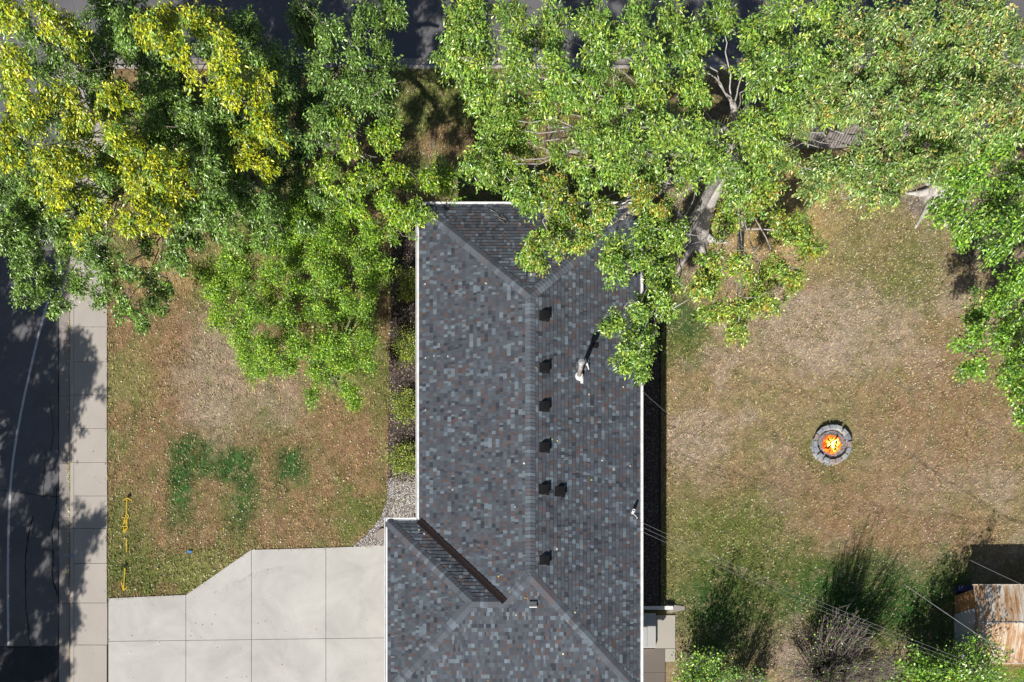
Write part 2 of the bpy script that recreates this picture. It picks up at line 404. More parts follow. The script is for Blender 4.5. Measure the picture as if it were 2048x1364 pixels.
# gravel stones: low-poly pebbles
def pebbles(n, poly, z, sizes, palette, name, mat, lab, keep=None):
    P = np.array(poly); x = rng.uniform(P[:, 0].min(), P[:, 0].max(), n); y = rng.uniform(P[:, 1].min(), P[:, 1].max(), n)
    k = in_poly(x, y, poly)
    if keep is not None: k &= keep(x, y)
    x, y = x[k], y[k]; n = len(x)
    base = np.array([(1, 0, 0), (.4, .8, 0), (-.6, .7, 0), (-1, -.1, 0), (-.4, -.8, 0), (.6, -.7, 0), (.2, .1, .8), (-.3, 0, .7)])
    tri = np.array([(0, 1, 6), (1, 2, 6), (2, 7, 6), (2, 3, 7), (3, 4, 7), (4, 6, 7), (4, 5, 6), (5, 0, 6)])
    s = rng.uniform(*sizes, n); a = rng.uniform(0, 6.28, n); st = rng.uniform(.6, 1, n)
    bx = base[None, :, 0]*s[:, None]; by = base[None, :, 1]*(s*st)[:, None]
    Vx = bx*np.cos(a)[:, None]-by*np.sin(a)[:, None]; Vy = bx*np.sin(a)[:, None]+by*np.cos(a)[:, None]
    W = np.stack([Vx+((x-1024)/50)[:, None], Vy+((1515-y)/50)[:, None], base[None, :, 2]*(s*.8)[:, None]+z], 2)
    pal = np.array(palette)[rng.integers(0, len(palette), n)]*rng.uniform(.7, 1.2, (n, 1))
    C_ = np.repeat(pal[:, None], 8, 1).reshape(-1, 3)
    F_ = (tri[None]+np.arange(n)[:, None, None]*8).reshape(-1, 3)
    return tag(np_mesh(name, W.reshape(-1, 3), F_, mat, C_), lab, kind='stuff')
STONE = tinted('pebble_stone', .75, .3, (50, .2))
pebbles(9000, gb, .03, (.018, .034), [(.5, .47, .42), (.32, .27, .23), (.12, .12, .13), (.22, .16, .12), (.6, .58, .55), (.3, .3, .33)], 'river_gravel', STONE, 'grey and tan river gravel beside the garage wing')
pebbles(5200, bed, .034, (.02, .05), [(.05, .035, .03), (.09, .06, .05), (.14, .11, .1), (.03, .025, .02), (.24, .19, .16)], 'mulch_chips', STONE, 'loose bark chips along the house')
# ------------------------------------------------------------------ house
ZE = 2.9; SL = 1/3
def E(px, py):
    p = at(px, py, ZE); return Vector((p.x, p.y))
XW, XE, YN, YS = E(838, 0).x, E(1280, 0).x, E(0, 410).y, E(0, 1387).y
XG, YG = E(775, 0).x, E(0, 1042).y
HW = (XE-XW)/2; XR = (XW+XE)/2; YRN = YN-HW; YRS = YS+HW
HG = (YG-YS)/2; YRG = (YG+YS)/2; XGA = XG+HG; XGB = XW+HG
ZR = ZE+HW*SL; ZRG = ZE+HG*SL
house = empty('house', (XR, YS, 0))
tag(house, 'single-storey house with dark multi-toned shingle hip roof', 'house')
PALR = [(.074, .083, .096)]*7 + [(.062, .067, .079)]*4 + [(.088, .102, .116)]*6 + [(.135, .162, .182)]*3 + [(.098, .074, .070)]*3 + [(.042, .046, .055)]*2 + [(.078, .078, .087)]*6 + [(.15, .18, .20)]
PALR = np.array(PALR); PALR = (PALR*.92+PALR.mean(0)*.08)*np.array([1.03, 1.05, 1.10])
def clip(poly, cp):                        # convex clip, cp ccw
    for i in range(len(cp)):
        a, b = cp[i], cp[(i+1) % len(cp)]; out = []
        f = lambda p: (b[0]-a[0])*(p[1]-a[1])-(b[1]-a[1])*(p[0]-a[0])
        for j in range(len(poly)):
            p, q = poly[j], poly[(j+1) % len(poly)]; fp, fq = f(p), f(q)
            if fp >= 0: out.append(p)
            if (fp > 0 and fq < 0) or (fp < 0 and fq > 0):
                t = fp/(fp-fq); out.append((p[0]+(q[0]-p[0])*t, p[1]+(q[1]-p[1])*t))
        poly = out
        if len(poly) < 3: return []
    return poly
EXP = .1345
def shingles(mb, org, al, up, polys, seed):
    r = random.Random(seed); org = Vector(org); al = Vector(al); up = Vector(up)
    P2 = []
    for poly in polys:
        q = [((Vector(p)-org).dot(al), (Vector(p)-org).dot(up)) for p in poly]
        area = sum(q[i][0]*q[(i+1) % len(q)][1]-q[(i+1) % len(q)][0]*q[i][1] for i in range(len(q)))
        P2.append(q if area > 0 else q[::-1])
    us = [p[0] for q in P2 for p in q]; vs = [p[1] for q in P2 for p in q]
    u0, u1, v1 = min(us), max(us), max(vs)
    flip = (al.x*up.y-al.y*up.x) < 0
    for i in range(int(v1/EXP)+1):
        v = i*EXP; u = u0-r.uniform(0, .3)
        while u < u1:
            w_ = r.choice([.06, .08, .1, .115, .13, .15, .19]); high = r.random() < .45
            t = .020+(.008 if high else 0)
            c = PALR[r.randrange(len(PALR))]*r.uniform(.86, 1.12)
            mb.col = tuple(c)
            tab = [(u, v-.004), (u+w_, v-.004), (u+w_, v+EXP), (u, v+EXP)]
            for q in P2:
                cl = clip(tab, q)
                if not cl: continue
                Z = lambda vv: ZE+vv*SL+.004+t*(1-(vv-v)/EXP*.85)
                pts = [(*(org+al*a+up*b), Z(b)) for a, b in cl]
                mb.poly(pts if not flip else pts[::-1])
                lo = [a for a, b in cl if abs(b-(v-.004)) < 1e-6]
                if len(lo) >= 2:
                    a0, a1 = min(lo), max(lo); zb = ZE+v*SL
                    k = [(*(org+al*a0+up*(v-.004)), zb-.002), (*(org+al*a1+up*(v-.004)), zb-.002), (*(org+al*a1+up*(v-.004)), Z(v-.004)), (*(org+al*a0+up*(v-.004)), Z(v-.004))]
                    mb.poly(k if not flip else k[::-1])
            u += w_
ROOFM = M('asphalt_shingle').set(.93, 0, .12)
_r = ROOFM.mix(1, ROOFM.tint(), ROOFM.ramp(ROOFM.noise(70, 3, .7), [(.3, .84), (.7, 1.16)]), 'MULTIPLY')
_r = ROOFM.mix(1, _r, ROOFM.ramp(ROOFM.noise(.7, 6, .65, dist=.8), [(.3, .88), (.7, 1.12)]), 'MULTIPLY')
ROOFM.base(_r); ROOFM.bump(ROOFM.noise(120, 3, .7), .35, .004); ROOFM = ROOFM.m
mb = MB()
A = lambda *p: [Vector(q) for q in p]
NWc, NEc, SEc, SWc = (XW, YN), (XE, YN), (XE, YS), (XG, YS)
RN, RS = (XR, YRN), (XR, YRS); GA, GB = (XGA, YRG), (XGB, YRG); GN, GV = (XG, YG), (XW, YG)
shingles(mb, NWc, (0, -1), (1, 0), [[NWc, GV, GB, RS, RN]], 1)
shingles(mb, NEc, (0, -1), (-1, 0), [[NEc, SEc, RS, RN]], 2)
shingles(mb, NWc, (1, 0), (0, -1), [[NWc, NEc, RN]], 3)
shingles(mb, SWc, (1, 0), (0, 1), [[SWc, (XGB, YS), GB, GA], [(XGB, YS), SEc, RS, GB]], 4)
shingles(mb, GN, (0, -1), (1, 0), [[GN, GA, SWc]], 5)
shingles(mb, GN, (1, 0), (0, -1), [[GN, GV, GB, GA]], 6)
roof = mb.build('roof', ROOFM, house, color=True)
# closed deck under the shingles
dk = MB(); z = lambda p, h: (p[0], p[1], h-.004)
for poly in ([z(NWc, ZE), z(GV, ZE), z(GB, ZRG), z(RS, ZR), z(RN, ZR)], [z(NEc, ZE), z(RN, ZR), z(RS, ZR), z(SEc, ZE)], [z(NWc, ZE), z(RN, ZR), z(NEc, ZE)],
             [z(SWc, ZE), z(SEc, ZE), z(RS, ZR), z(GB, ZRG), z(GA, ZRG)], [z(GN, ZE), z(SWc, ZE), z(GA, ZRG)], [z(GN, ZE), z(GA, ZRG), z(GB, ZRG), z(GV, ZE)]):
    dk.poly(poly)
dk.build('roof_deck', simple('roof_felt', (.03, .03, .03), .95), house)
so_ = MB(); so_.poly([(p[0], p[1], ZE-.14) for p in (NWc, NEc, SEc, SWc, GN, GV)]); so_.build('soffit', WHITEM, house)

# cap shingles over ridges and hips
def caps(mb, a, b, nl, nr, seed, wd=.19):
    """a,b 3D points low to high; nl,nr: horizontal downslope directions of the planes left and right"""
    r = random.Random(seed); a = Vector(a); b = Vector(b); d = (b-a); Ln = d.length; d.normalize()
    def side(n):
        n = Vector((*n, 0)); s = n-Vector((0, 0, SL))     # along the plane downhill
        s = s-d*s.dot(d); return s.normalized()
    sl_, sr_ = side(nl), side(nr); k = 0; t = 0
    cs = PALR[[0, 3, 7, 9, 11, 13, 14, 17, 18, 20, 24, 25, 28, 30, 31]]*1.08; c = cs[0]
    while t < Ln:
        if r.random() < .8: c = (cs[r.randrange(15)]*.5+np.array((.078, .086, .102))*.5)*r.uniform(1.05, 1.2)
        mb.col = tuple(c); e = .135; p0 = a+d*t; p1 = a+d*min(t+e+.02, Ln+.02)
        up = Vector((0, 0, 1)); h0, h1 = .042, .026
        L0, L1 = p0+sl_*wd+up*(h0-.010), p1+sl_*wd+up*(h1-.006); R0, R1 = p0+sr_*wd+up*(h0-.010), p1+sr_*wd+up*(h1-.006)
        m0, m1 = p0+up*(h0+.006), p1+up*(h1+.006)
        q0 = p0+sl_*wd*.35+up*(h0+.002); q1 = p1+sl_*wd*.35+up*(h1+.002); s0 = p0+sr_*wd*.35+up*(h0+.002); s1 = p1+sr_*wd*.35+up*(h1+.002)
        for q in ([L0, q0, q1, L1], [q0, m0, m1, q1], [m0, s0, s1, m1], [s0, R0, R1, s1]): mb.poly(q)
        dn = Vector((0, 0, -.035))
        for q in ([L0+dn, q0+dn, q0, L0], [q0+dn, m0+dn, m0, q0], [m0+dn, s0+dn, s0, m0], [s0+dn, R0+dn, R0, s0], [L0, L1, L1+dn, L0+dn], [R0, R0+dn, R1+dn, R1]): mb.poly(q)
        t += e
cp = MB(); T = lambda p, h: (p[0], p[1], h)
Wd, Ed, Nd, Sd = (-1, 0), (1, 0), (0, 1), (0, -1)
caps(cp, T(NWc, ZE), T(RN, ZR), Wd, Nd, 1); caps(cp, T(NEc, ZE), T(RN, ZR), Nd, Ed, 2); caps(cp, T(SEc, ZE), T(RS, ZR), Sd, Ed, 3)
caps(cp, T(RN, ZR), T(RS, ZR), Wd, Ed, 4); caps(cp, T(GB, ZRG), T(RS, ZR), Wd, Sd, 5); caps(cp, T(GA, ZRG), T(GB, ZRG), Nd, Sd, 6)
caps(cp, T(GN, ZE), T(GA, ZRG), Wd, Nd, 7); caps(cp, T(SWc, ZE), T(GA, ZRG), Wd, Sd, 8)
cp.build('ridge_cap', ROOFM, roof, color=True)
# dark open metal valley
vl = MB(); a = Vector(T(GV, ZE)); b = Vector(T(GB, ZRG)); d = (b-a).normalized(); pn = Vector((1, 1, 0)).normalized()
for s, w0, w1, h0, h1 in ((1, 0, .09, .060, .052), (1, .09, .13, .052, .040), (-1, 0, .09, .060, .052), (-1, .09, .13, .052, .040)):
    rise = SL*.7071
    p = lambda q, w_, h: q+pn*s*w_+Vector((0, 0, h+w_*rise))
    f = [p(a, w0, h0), p(b, w0, h0), p(b, w1, h1), p(a, w1, h1)]
    vl.poly(f if s < 0 else f[::-1])
vl.tube([a+Vector((0, 0, .064)), b+Vector((0, 0, .064))], .012, 4)
vl.build('valley_flashing', simple('dark_brown_metal', (.018, .011, .012), .75), roof)

# gutters: U-shaped white troughs along the eaves
gt = MB()
def gutter(a, b, out, m=gt):
    a = Vector(a); b = Vector(b); out = Vector(out)
    prof = [(0.0, -.13), (.0, .012), (.018, .012), (.018, -.035), (.082, -.035), (.092, .010), (.118, .010), (.118, -.05), (.075, -.13)]
    A_ = [gt.vert((*(a+out*x), ZE+z_)) for x, z_ in prof]; B_ = [gt.vert((*(b+out*x), ZE+z_)) for x, z_ in prof]
    n = len(prof)
    for j in range(n): gt.f.append([A_[j], A_[(j+1) % n], B_[(j+1) % n], B_[j]])
    gt.f.append(A_); gt.f.append(B_[::-1])
def gut(a, b, out):
    a = Vector(a); b = Vector(b); d = (b-a).normalized(); Ln = (b-a).length; n = max(1, round(Ln/3)); 
    for k in range(n): gutter(a+d*(Ln*k/n), a+d*(Ln*(k+1)/n-(.006 if k < n-1 else 0)), out)
gut((XW, YN+.118), (XW, YG+.03), (-1, 0)); gut((XE, YN+.118), (XE, YS-.1), (1, 0)); gut((XW-.0, YN), (XE, YN), (0, 1))
gut((XG, YG+.118), (XG, YS-.1), (-1, 0)); gut((XG, YG), (XW-.121, YG), (0, 1)); gut((XG, YS), (XE, YS), (0, -1))
gt.build('gutter', WHITEM, house)
ds = MB(); ds.box(XW-.20, YG+.25, .05, XW-.13, YG+.33, ZE-.13); ds.build('downspout', simple('dark_downspout_paint', (.05, .045, .045), .6), house)
# walls
SID = simple('pale_siding', (.5, .48, .44), .8, scale=2); ov = .5
wl = MB(); P = [(XW+ov, YN-ov), (XW+ov, YG-ov), (XG+ov, YG-ov), (XG+ov, YS+ov), (XE-ov, YS+ov), (XE-ov, YN-ov)]
for k in range(6):
    p, q = P[k], P[(k+1) % 6]
    for j in range(22):                    # lapped boards
        z0, z1 = .3+j*.111, .3+(j+1)*.111
        if z1 > ZE-.14: break
        d = (Vector(q)-Vector(p)).normalized(); n = Vector((d.y, -d.x)) if False else Vector((-d.y, d.x))*-1
        e = lambda pt, off: (pt[0]+n.x*off, pt[1]+n.y*off)
        wl.poly([(*e(p, .014), z0), (*e(q, .014), z0), (*e(q, 0), z1), (*e(p, 0), z1)]); wl.poly([(*p, z0), (*q, z0), (*e(q, .014), z0), (*e(p, .014), z0)])
wl.build('wall', SID, house)
fo = MB(); fo.prism(P, 0, .3); fo.build('foundation', concrete('foundation_concrete', (.3, .29, .27)), house)

def roof_z(x, y):
    m_ = max(0, min(x-XW, XE-x, YN-y, y-YS)) if x >= XW else 0
    g_ = max(0, min(x-XG, YG-y, y-YS)) if y < YG else 0
    return ZE+SL*max(m_, g_)
def roof_pt(px, py, h=0):
    z_ = 4
    for _ in range(12):
        p = at(px, py, z_); z_ = roof_z(p.x, p.y)+h
    return Vector((p.x, p.y, z_))

def vent(px, py, dn, mat, s=1., lip=False, name='roof_vent', ht=.15):
    """box vent: flange plus a slant-back hood, open to the downslope side"""
    c = roof_pt(px, py); dn = Vector((*dn, 0)); sd = Vector((-dn.y, dn.x, 0)); vb = MB()
    def Q(u, v, h): return c+dn*u*s+sd*v*s+Vector((0, 0, -u*s*SL+h*s+.02))
    def hexa(b, t):
        i = [vb.vert(Q(*q)) for q in b+t]
        for q in ((3,2,1,0),(4,5,6,7),(0,1,5,4),(1,2,6,5),(2,3,7,6),(3,0,4,7)): vb.f.append([i[k] for k in q])
    hexa([(-.22, -.205, -.005), (.22, -.205, -.005), (.22, .205, -.005), (-.22, .205, -.005)], [(-.22, -.205, .012), (.22, -.205, .012), (.22, .205, .012), (-.22, .205, .012)])
    hexa([(-.19, -.17, .0), (.17, -.17, .0), (.17, .17, .0), (-.19, .17, .0)], [(-.06, -.17, ht), (.19, -.18, ht+.02), (.19, .18, ht+.02), (-.06, .17, ht)])
    hexa([(.13, -.195, ht-.01), (.215, -.195, ht-.01), (.215, .195, ht-.01), (.13, .195, ht-.01)], [(.12, -.19, ht+.035), (.21, -.195, ht+.03), (.21, .195, ht+.03), (.12, .19, ht+.035)])
    o = vb.build(name, mat, roof)
    if lip:
        lb = MB()
        lb.poly([Q(.216, -.19, ht-.03), Q(.216, .19, ht-.03), Q(.222, .19, ht+.04), Q(.222, -.19, ht+.04)]); lb.poly([Q(.19, -.19, ht+.042), Q(.222, -.19, ht+.042), Q(.222, .19, ht+.042), Q(.19, .19, ht+.042)][::1])
        lb.build(name, WHITEM, roof)
    return o
for x, y in ((1089, 633), (1089, 737), (1089, 814), (1089, 896), (1088, 980), (1120, 984), (1089, 1121)): vent(x, y, Ed, BLACKM, .84)
vent(1064, 548, Nd, GREYM, .75); vent(1066, 1207, Sd, GREYM, .72, lip=True); vent(1191, 692, Ed, BLACKM, .42, ht=.1)
# furnace flue
RUSTP = M('stained_galvanised_pipe').set(.5, .35, .5); RUSTP.base(RUSTP.ramp(RUSTP.noise(9, 5), [(.38, (.5, .49, .48)), (.55, (.42, .34, .29)), (.7, (.25, .14, .09))])); RUSTP = RUSTP.m
c = roof_pt(1158, 753); f = MB(); top_ = 1.12
f.tube([c+Vector((0, 0, -.05)), c+Vector((0, 0, top_))], .078, 18); f.build('flue_pipe', RUSTP, roof, True)
f = MB(); f.tube([c+Vector((0, 0, top_-.10)), c+Vector((0, 0, top_-.09)), c+Vector((0, 0, top_+.01)), c+Vector((0, 0, top_+.015))], [.08, .112, .115, .108], 20)
f.tube([c+Vector((0, 0, top_+.015)), c+Vector((0, 0, top_+.04))], [.108, .03], 20); f.build('flue_cap', GALV, roof)
f = MB(); f.tube([c+Vector((0, 0, .0)), c+Vector((0, 0, .12)), c+Vector((0, 0, .13))], [.17, .125, .1], 16)
f.prism([(c.x+.05, c.y-.24), (c.x+.15, c.y-.24), (c.x+.15, c.y+.1), (c.x+.05, c.y+.1)], c.z-.05, c.z+.012)
f.build('flue_flashing', WHITEM, roof)
f = MB(); f.tube([c+Vector((.28, .42, -.12)), c+Vector((.2, .5, .3))], .022, 6); f.tube([c+Vector((.36, .3, -.12)), c+Vector((.28, .42, .12))], .02, 6); f.build('flue_brace', WHITEM, roof)
c = roof_pt(1265, 1026); f = MB()
n_ = 16
for (ra, za, rb, zb) in ((.055, -.03, .055, .34), (.055, .34, .032, .34), (.032, .34, .032, .1)):
    for k in range(n_):
        t0, t1 = 2*math.pi*k/n_, 2*math.pi*(k+1)/n_
        f.poly([c+Vector((math.cos(t0)*ra, math.sin(t0)*ra, za)), c+Vector((math.cos(t1)*ra, math.sin(t1)*ra, za)), c+Vector((math.cos(t1)*rb, math.sin(t1)*rb, zb)), c+Vector((math.cos(t0)*rb, math.sin(t0)*rb, zb))])
f.build('plumbing_vent', WHITEM, roof)
f = MB(); f.tube([c+Vector((.05, -.05, .02)), c+Vector((.16, -.2, .1))], .012, 5); f.tube([c+Vector((.16, -.2, .1)), c+Vector((.16, -.2, -.03))], .012, 5); f.build('vent_strap', WHITEM, roof)
# fallen twigs on the north slope
def twig(mb, px, py, Ln, a, base, seed, r=.012, bend=.5, n=6):
    rr = random.Random(seed); p = Vector(base); pts = [p.copy()]
    for k in range(n):
        a += rr.uniform(-bend, bend); p = p+Vector((math.cos(a), math.sin(a), 0))*Ln/n; q = p.copy(); pts.append(q)
    return pts
for i, (x, y, Ln, a) in enumerate(((980, 418, .42, -1.1), (998, 436, .35, -.8), (1012, 438, .5, 2.2), (936, 428, .22, .4), (1060, 438, .3, -1.5), (1000, 470, .2, .2))):
    b0 = roof_pt(x, y, .05); tb = MB(); pts = twig(tb, x, y, Ln, a, b0, i)
    pts = [Vector((p.x, p.y, roof_z(p.x, p.y)+.045)) for p in pts]; tb.tube(pts, [.014]*3+[.009]*(len(pts)-3), 5)
    q = pts[3]; tb.tube([q, q+Vector((.06, .05, .0)), q+Vector((.1, .11, .01))], .006, 4)
    tag(tb.build('fallen_twig', BARK), ['short bent twig left of the pair on the north roof slope', 'straight twig in the middle of the north roof slope', 'forked pale twig beside the middle of the north roof slope', 'small reddish twig farthest left on the north roof slope',
        'dark upright twig nearest the overhanging branch on the north roof slope', 'tiny twig lowest on the north roof slope'][i], 'twig', 'fallen twigs on the roof')

# ------------------------------------------------------------------ east side: step, landing, pad, downspout leader
st = MB(); p = rect(1292, 1229, 1309, 1296); st.prism(p, 0, .30); st.prism(rect(1270, 1229, 1291.6, 1296), 0, .33)
tag(st.build('door_step', concrete('step_concrete', (.45, .45, .44))), 'narrow pale concrete step against the east wall', 'step')
pt = MB(); pt.prism(rect(1309.5, 1231, 1350, 1297), -.1, .05); pt.prism(rect(1330, 1298, 1350, 1323), -.1, .05)
tag(pt.build('patio', CONCB), 'small beige concrete landing by the east door', kind='structure')
pd = MB(); pd.prism(rect(1270, 1298, 1329.5, 1345), -.1, .045); pd.prism(rect(1270, 1345.5, 1329.5, 1480), -.1, .045)
tag(pd.build('path', CONCD), 'grey brown path below the landing', kind='structure')
le = MB(); a = at(1288, 1216, .25); b = at(1345, 1216, .12)
le.box(a.x-.4, a.y-.055, .16, b.x, b.y+.055, .245); lo = tag(le.build('downspout_leader', WHITEM), 'white downspout extension lying across the side yard', 'downspout')
sb = MB(); q = at(1352, 1217); sb.prism([(q.x-.3, q.y-.16), (q.x+.34, q.y-.07), (q.x+.34, q.y+.07), (q.x-.3, q.y+.16)], 0, .06)
tag(sb.build('splash_block', CONCG), 'grey splash block under the end of the white downspout', 'splash block')
rk = MB(); rk.tube([at(767, 1072, .0), at(767, 1072, .05)], .30, 14); tag(rk.build('stepping_stone', concrete('stone_disc', (.26, .22, .2))), 'round brownish stepping stone in the gravel under the garage gutter', 'stepping stone')
# edging along the foundation on the east side
ed = MB(); ed.box(at(1318, 0).x, at(0, 1214).y, -.05, at(1321, 0).x, YN-.2, .05); tag(ed.build('edging', simple('black_edging', (.02, .02, .02), .8)), 'black lawn edging beside the east wall', 'edging')
flat('rock_bed', MUL, [(XE-.6, at(0, 1216).y), (at(1318, 0).x, at(0, 1216).y), (at(1318, 0).x, YN-.4), (XE-.6, YN-.4)], .03, 'dark stone bed under the east eave')
pebbles(4500, [(1262, 430), (1318, 430), (1318, 1216), (1262, 1216)], .03, (.02, .04), [(.12, .11, .11), (.2, .19, .18), (.06, .06, .06)], 'foundation_gravel', STONE, 'dark gravel under the east eave')
# ------------------------------------------------------------------ fire pit
fc = at(1661, 892); fp = empty('fire_pit', fc); tag(fp, 'round grey stone fire pit with a burning fire on the back lawn', 'fire pit')
BLK = tinted('split_face_block', .9, .2, (14, .3), (30, .6, .02))
for lev in range(2):
    n = 16; off = .12 if lev == 0 else 0
    for k in range(n):
        t = 2*math.pi*(k+off*4)/n+rng.uniform(-.035, .035); dt = 2*math.pi/n*.45; r0 = .60+rng.uniform(-.012, .02)+(.0 if lev else .02); r1 = r0+.165
        bm_ = MB(); cc = [(.29, .31, .345), (.28, .30, .33), (.21, .225, .25), (.36, .37, .38), (.32, .265, .255), (.38, .37, .345)][rng.integers(6)]
        bm_.col = cc; tl = rng.uniform(-.008, .008)
        pts = [(fc.x+r*math.cos(t+s), fc.y+r*math.sin(t+s)) for r, s in ((r1, -dt*.93), (r1, dt*.93), (r0, dt*.86), (r0, -dt*.86))]
        z0, z1 = .0+lev*.132, .13+lev*.132+tl
        ins = [(fc.x+(p[0]-fc.x)*s, fc.y+(p[1]-fc.y)*s) for p, s in zip(pts, (.985, .985, 1.02, 1.02))]
        a_ = [bm_.vert((*p, z0)) for p in pts]; b_ = [bm_.vert((*p, z1-.018)) for p in pts]; c_ = [bm_.vert((*p, z1)) for p in ins]
        bm_.f.append(c_)
        for u, v in ((a_, b_), (b_, c_)):
            for j in range(4): bm_.f.append([u[j], u[(j+1) % 4], v[(j+1) % 4], v[j]])
        bm_.build('stone_block', BLK, fp, color=True)
ash = MB(); ASHM = M('ash_bed').set(.95); ASHM.base(ASHM.ramp(ASHM.noise(18, 5, .75), [(.33, (.08, .075, .08)), (.5, (.24, .23, .24)), (.68, (.46, .44, .46))])); ASHM.bump(ASHM.noise(20, 4), 1, .05)
rings = []
for r in (0.001, .2, .4, .57):
    rings.append([ash.vert((fc.x+r*math.cos(t), fc.y+r*math.sin(t), .10+.05*(1-r/.57)+rng.uniform(-.015, .015))) for t in np.linspace(0, 2*math.pi, 24, endpoint=False)])
for a_, b_ in zip(rings, rings[1:]):
    for j in range(24): ash.f.append([a_[j], b_[j], b_[(j+1) % 24], a_[(j+1) % 24]])
ash.build('ash_bed', ASHM.m, fp)
for k, (a, l, ox, oy, zz) in enumerate(((.05, .55, 0, -.1, .13), (.9, .6, .0, .06, .2), (2.2, .5, -.02, .02, .17), (1.5, .45, .13, 0, .22), (.0, .46, 0, -.2, .12))):
    lg = MB(); d = Vector((math.cos(a), math.sin(a), .06)); q = fc+Vector((ox, oy, zz)); lg.tube([q-d*l/2, q, q+d*l/2], [.045, .05, .04], 8)
    lg.build('log', simple('charred_log', (.03, .018, .012), .95), fp)
def emis(name, c, s):
    m = bpy.data.materials.new(name); m.use_nodes = True; t = m.node_tree; t.nodes.clear()
    e = t.nodes.new('ShaderNodeEmission'); o = t.nodes.new('ShaderNodeOutputMaterial'); e.inputs[0].default_value = (*c, 1); e.inputs[1].default_value = s
    t.links.new(e.outputs[0], o.inputs[0]); return m
def tongues(n, spread, hh, ww, mat, ox, oy, z0):
    for k in range(n):
        fm = MB(); a = rng.uniform(0, 6.28); r = spread*math.sqrt(rng.random()); x = fc.x+ox+r*math.cos(a); y = fc.y+oy+r*math.sin(a)
        hgt = hh*rng.uniform(.5, 1.2)*(1-.5*r/spread); wv = ww*rng.uniform(.6, 1.3); lx, ly = rng.uniform(-.12, .12), rng.uniform(-.05, .14); tw = rng.uniform(0, 6)
        pts = []; rad = []
        for s in (0, .2, .45, .7, .88, 1):
            pts.append(Vector((x+lx*s+.025*math.sin(tw+s*7), y+ly*s+.025*math.cos(tw+s*6), z0+hgt*s))); rad.append(wv*(.55+1.6*s*(1-s)*1.6)*(1-s)+.002)
        fm.tube(pts, rad, 7); yield fm
def flames(n, *a, **k):
    tot = MB()
    for fm in tongues(n, *a, **k):
        o = len(tot.v); tot.v += fm.v; tot.c += fm.c; tot.f += [[i+o for i in f] for f in fm.f]
    return tot
flames(80, .37, .14, .03, None, -.02, -.0, .1).build('flame', emis('deep_red_flame', (1, .10, .008), 1.1), fp, True)
flames(70, .33, .2, .03, None, .0, -.02, .12).build('flame', emis('orange_flame', (1, .27, .02), 1.6), fp, True)
flames(50, .25, .25, .026, None, .04, -.02, .14).build('flame', emis('yellow_flame', (1, .62, .08), 2.6), fp, True)
flames(16, .14, .32, .022, None, .06, -.02, .16).build('flame', emis('white_hot_flame', (1, .88, .45), 3.2), fp, True)
# ------------------------------------------------------------------ fences behind the house
FY = at(0, 300).y
fl = empty('chain_link_fence', at(1090, 300)); tag(fl, 'chain link fence with pale rail north of the house', 'fence')
x0, x1 = at(1092, 0).x, at(1400, 0).x; hz = 1.2
m = MB(); s = .075; n = int((x1-x0)/s)
for k in range(-int(hz/s), n):
    for sg in (1, -1):
        xa = x0+k*s; xb = xa+hz
        za, zb = (0, hz) if sg > 0 else (hz, 0)
        t0 = max(0, (x0-xa)/hz); t1 = min(1, (x1-xa)/hz)
        if t1 <= t0: continue
        m.tube([(xa+hz*t0, FY+.004*sg, za+(zb-za)*t0+.03), (xa+hz*t1, FY+.004*sg, za+(zb-za)*t1+.03)], .0035, 3, False)
m.build('wire_mesh', simple('dark_galvanised_wire', (.12, .12, .12), .5, .5), fl)
m = MB(); m.tube([(x0, FY, hz+.04), (x1, FY, hz+.04)], .028, 8); m.box(x0, FY-.02, hz+.0, x1, FY+.06, hz+.028); m.build('top_rail', WOODM, fl)
m = MB(); m.box(x0, FY-.13, -.02, x1, FY-.03, .07); m.build('base_board', concrete('pale_base', (.38, .35, .32)), fl)
for x in np.arange(x0, x1+.1, (x1-x0)/2):
    m = MB(); m.tube([(x, FY+.05, 0), (x, FY+.05, hz+.12)], .035, 8); m.build('post', simple('dark_post', (.05, .045, .045), .6), fl)
pf = empty('picket_fence', at(1530, 296)); tag(pf, 'weathered grey wooden picket fence under the maple branches', 'fence')
x0, x1 = at(1405, 0).x, at(1930, 0).x; FZ = at(0, 297).y
for x in np.arange(x0, x1, .115):
    m = MB(); hh = 1.36+rng.uniform(-.02, .02); m.box(x, FZ-.012, .03, x+.085, FZ+.012, hh-.04); m.poly([(x, FZ-.012, hh-.04), (x+.085, FZ-.012, hh-.04), (x+.06, FZ-.012, hh), (x+.025, FZ-.012, hh)]); m.build('picket', WOODM, pf)
for z_ in (.1, 1.18):
    m = MB(); m.box(x0, FZ-.06, z_, x1, FZ-.0125, z_+.09); m.build('rail', WOODM, pf)
for x in np.arange(x0, x1, 2.4):
    m = MB(); m.box(x-.045, FZ+.0135, 0, x+.045, FZ+.1, 1.32); m.build('post', WOODM, pf)
ms = MB(); q = Vector((.80, YN+.35, 0)); ms.tube([q, q+Vector((0, 0, 5.3))], .028, 8); ms.tube([q+Vector((-.35, 0, 5.0)), q+Vector((.35, 0, 5.0))], .01, 5); ms.tube([q+Vector((-.2, 0, 4.8)), q+Vector((.2, 0, 4.8))], .01, 5)
tag(ms.build('antenna_mast', simple('dull_mast_metal', (.16, .16, .17), .5, .3)), 'thin grey mast standing by the north eave', 'mast')

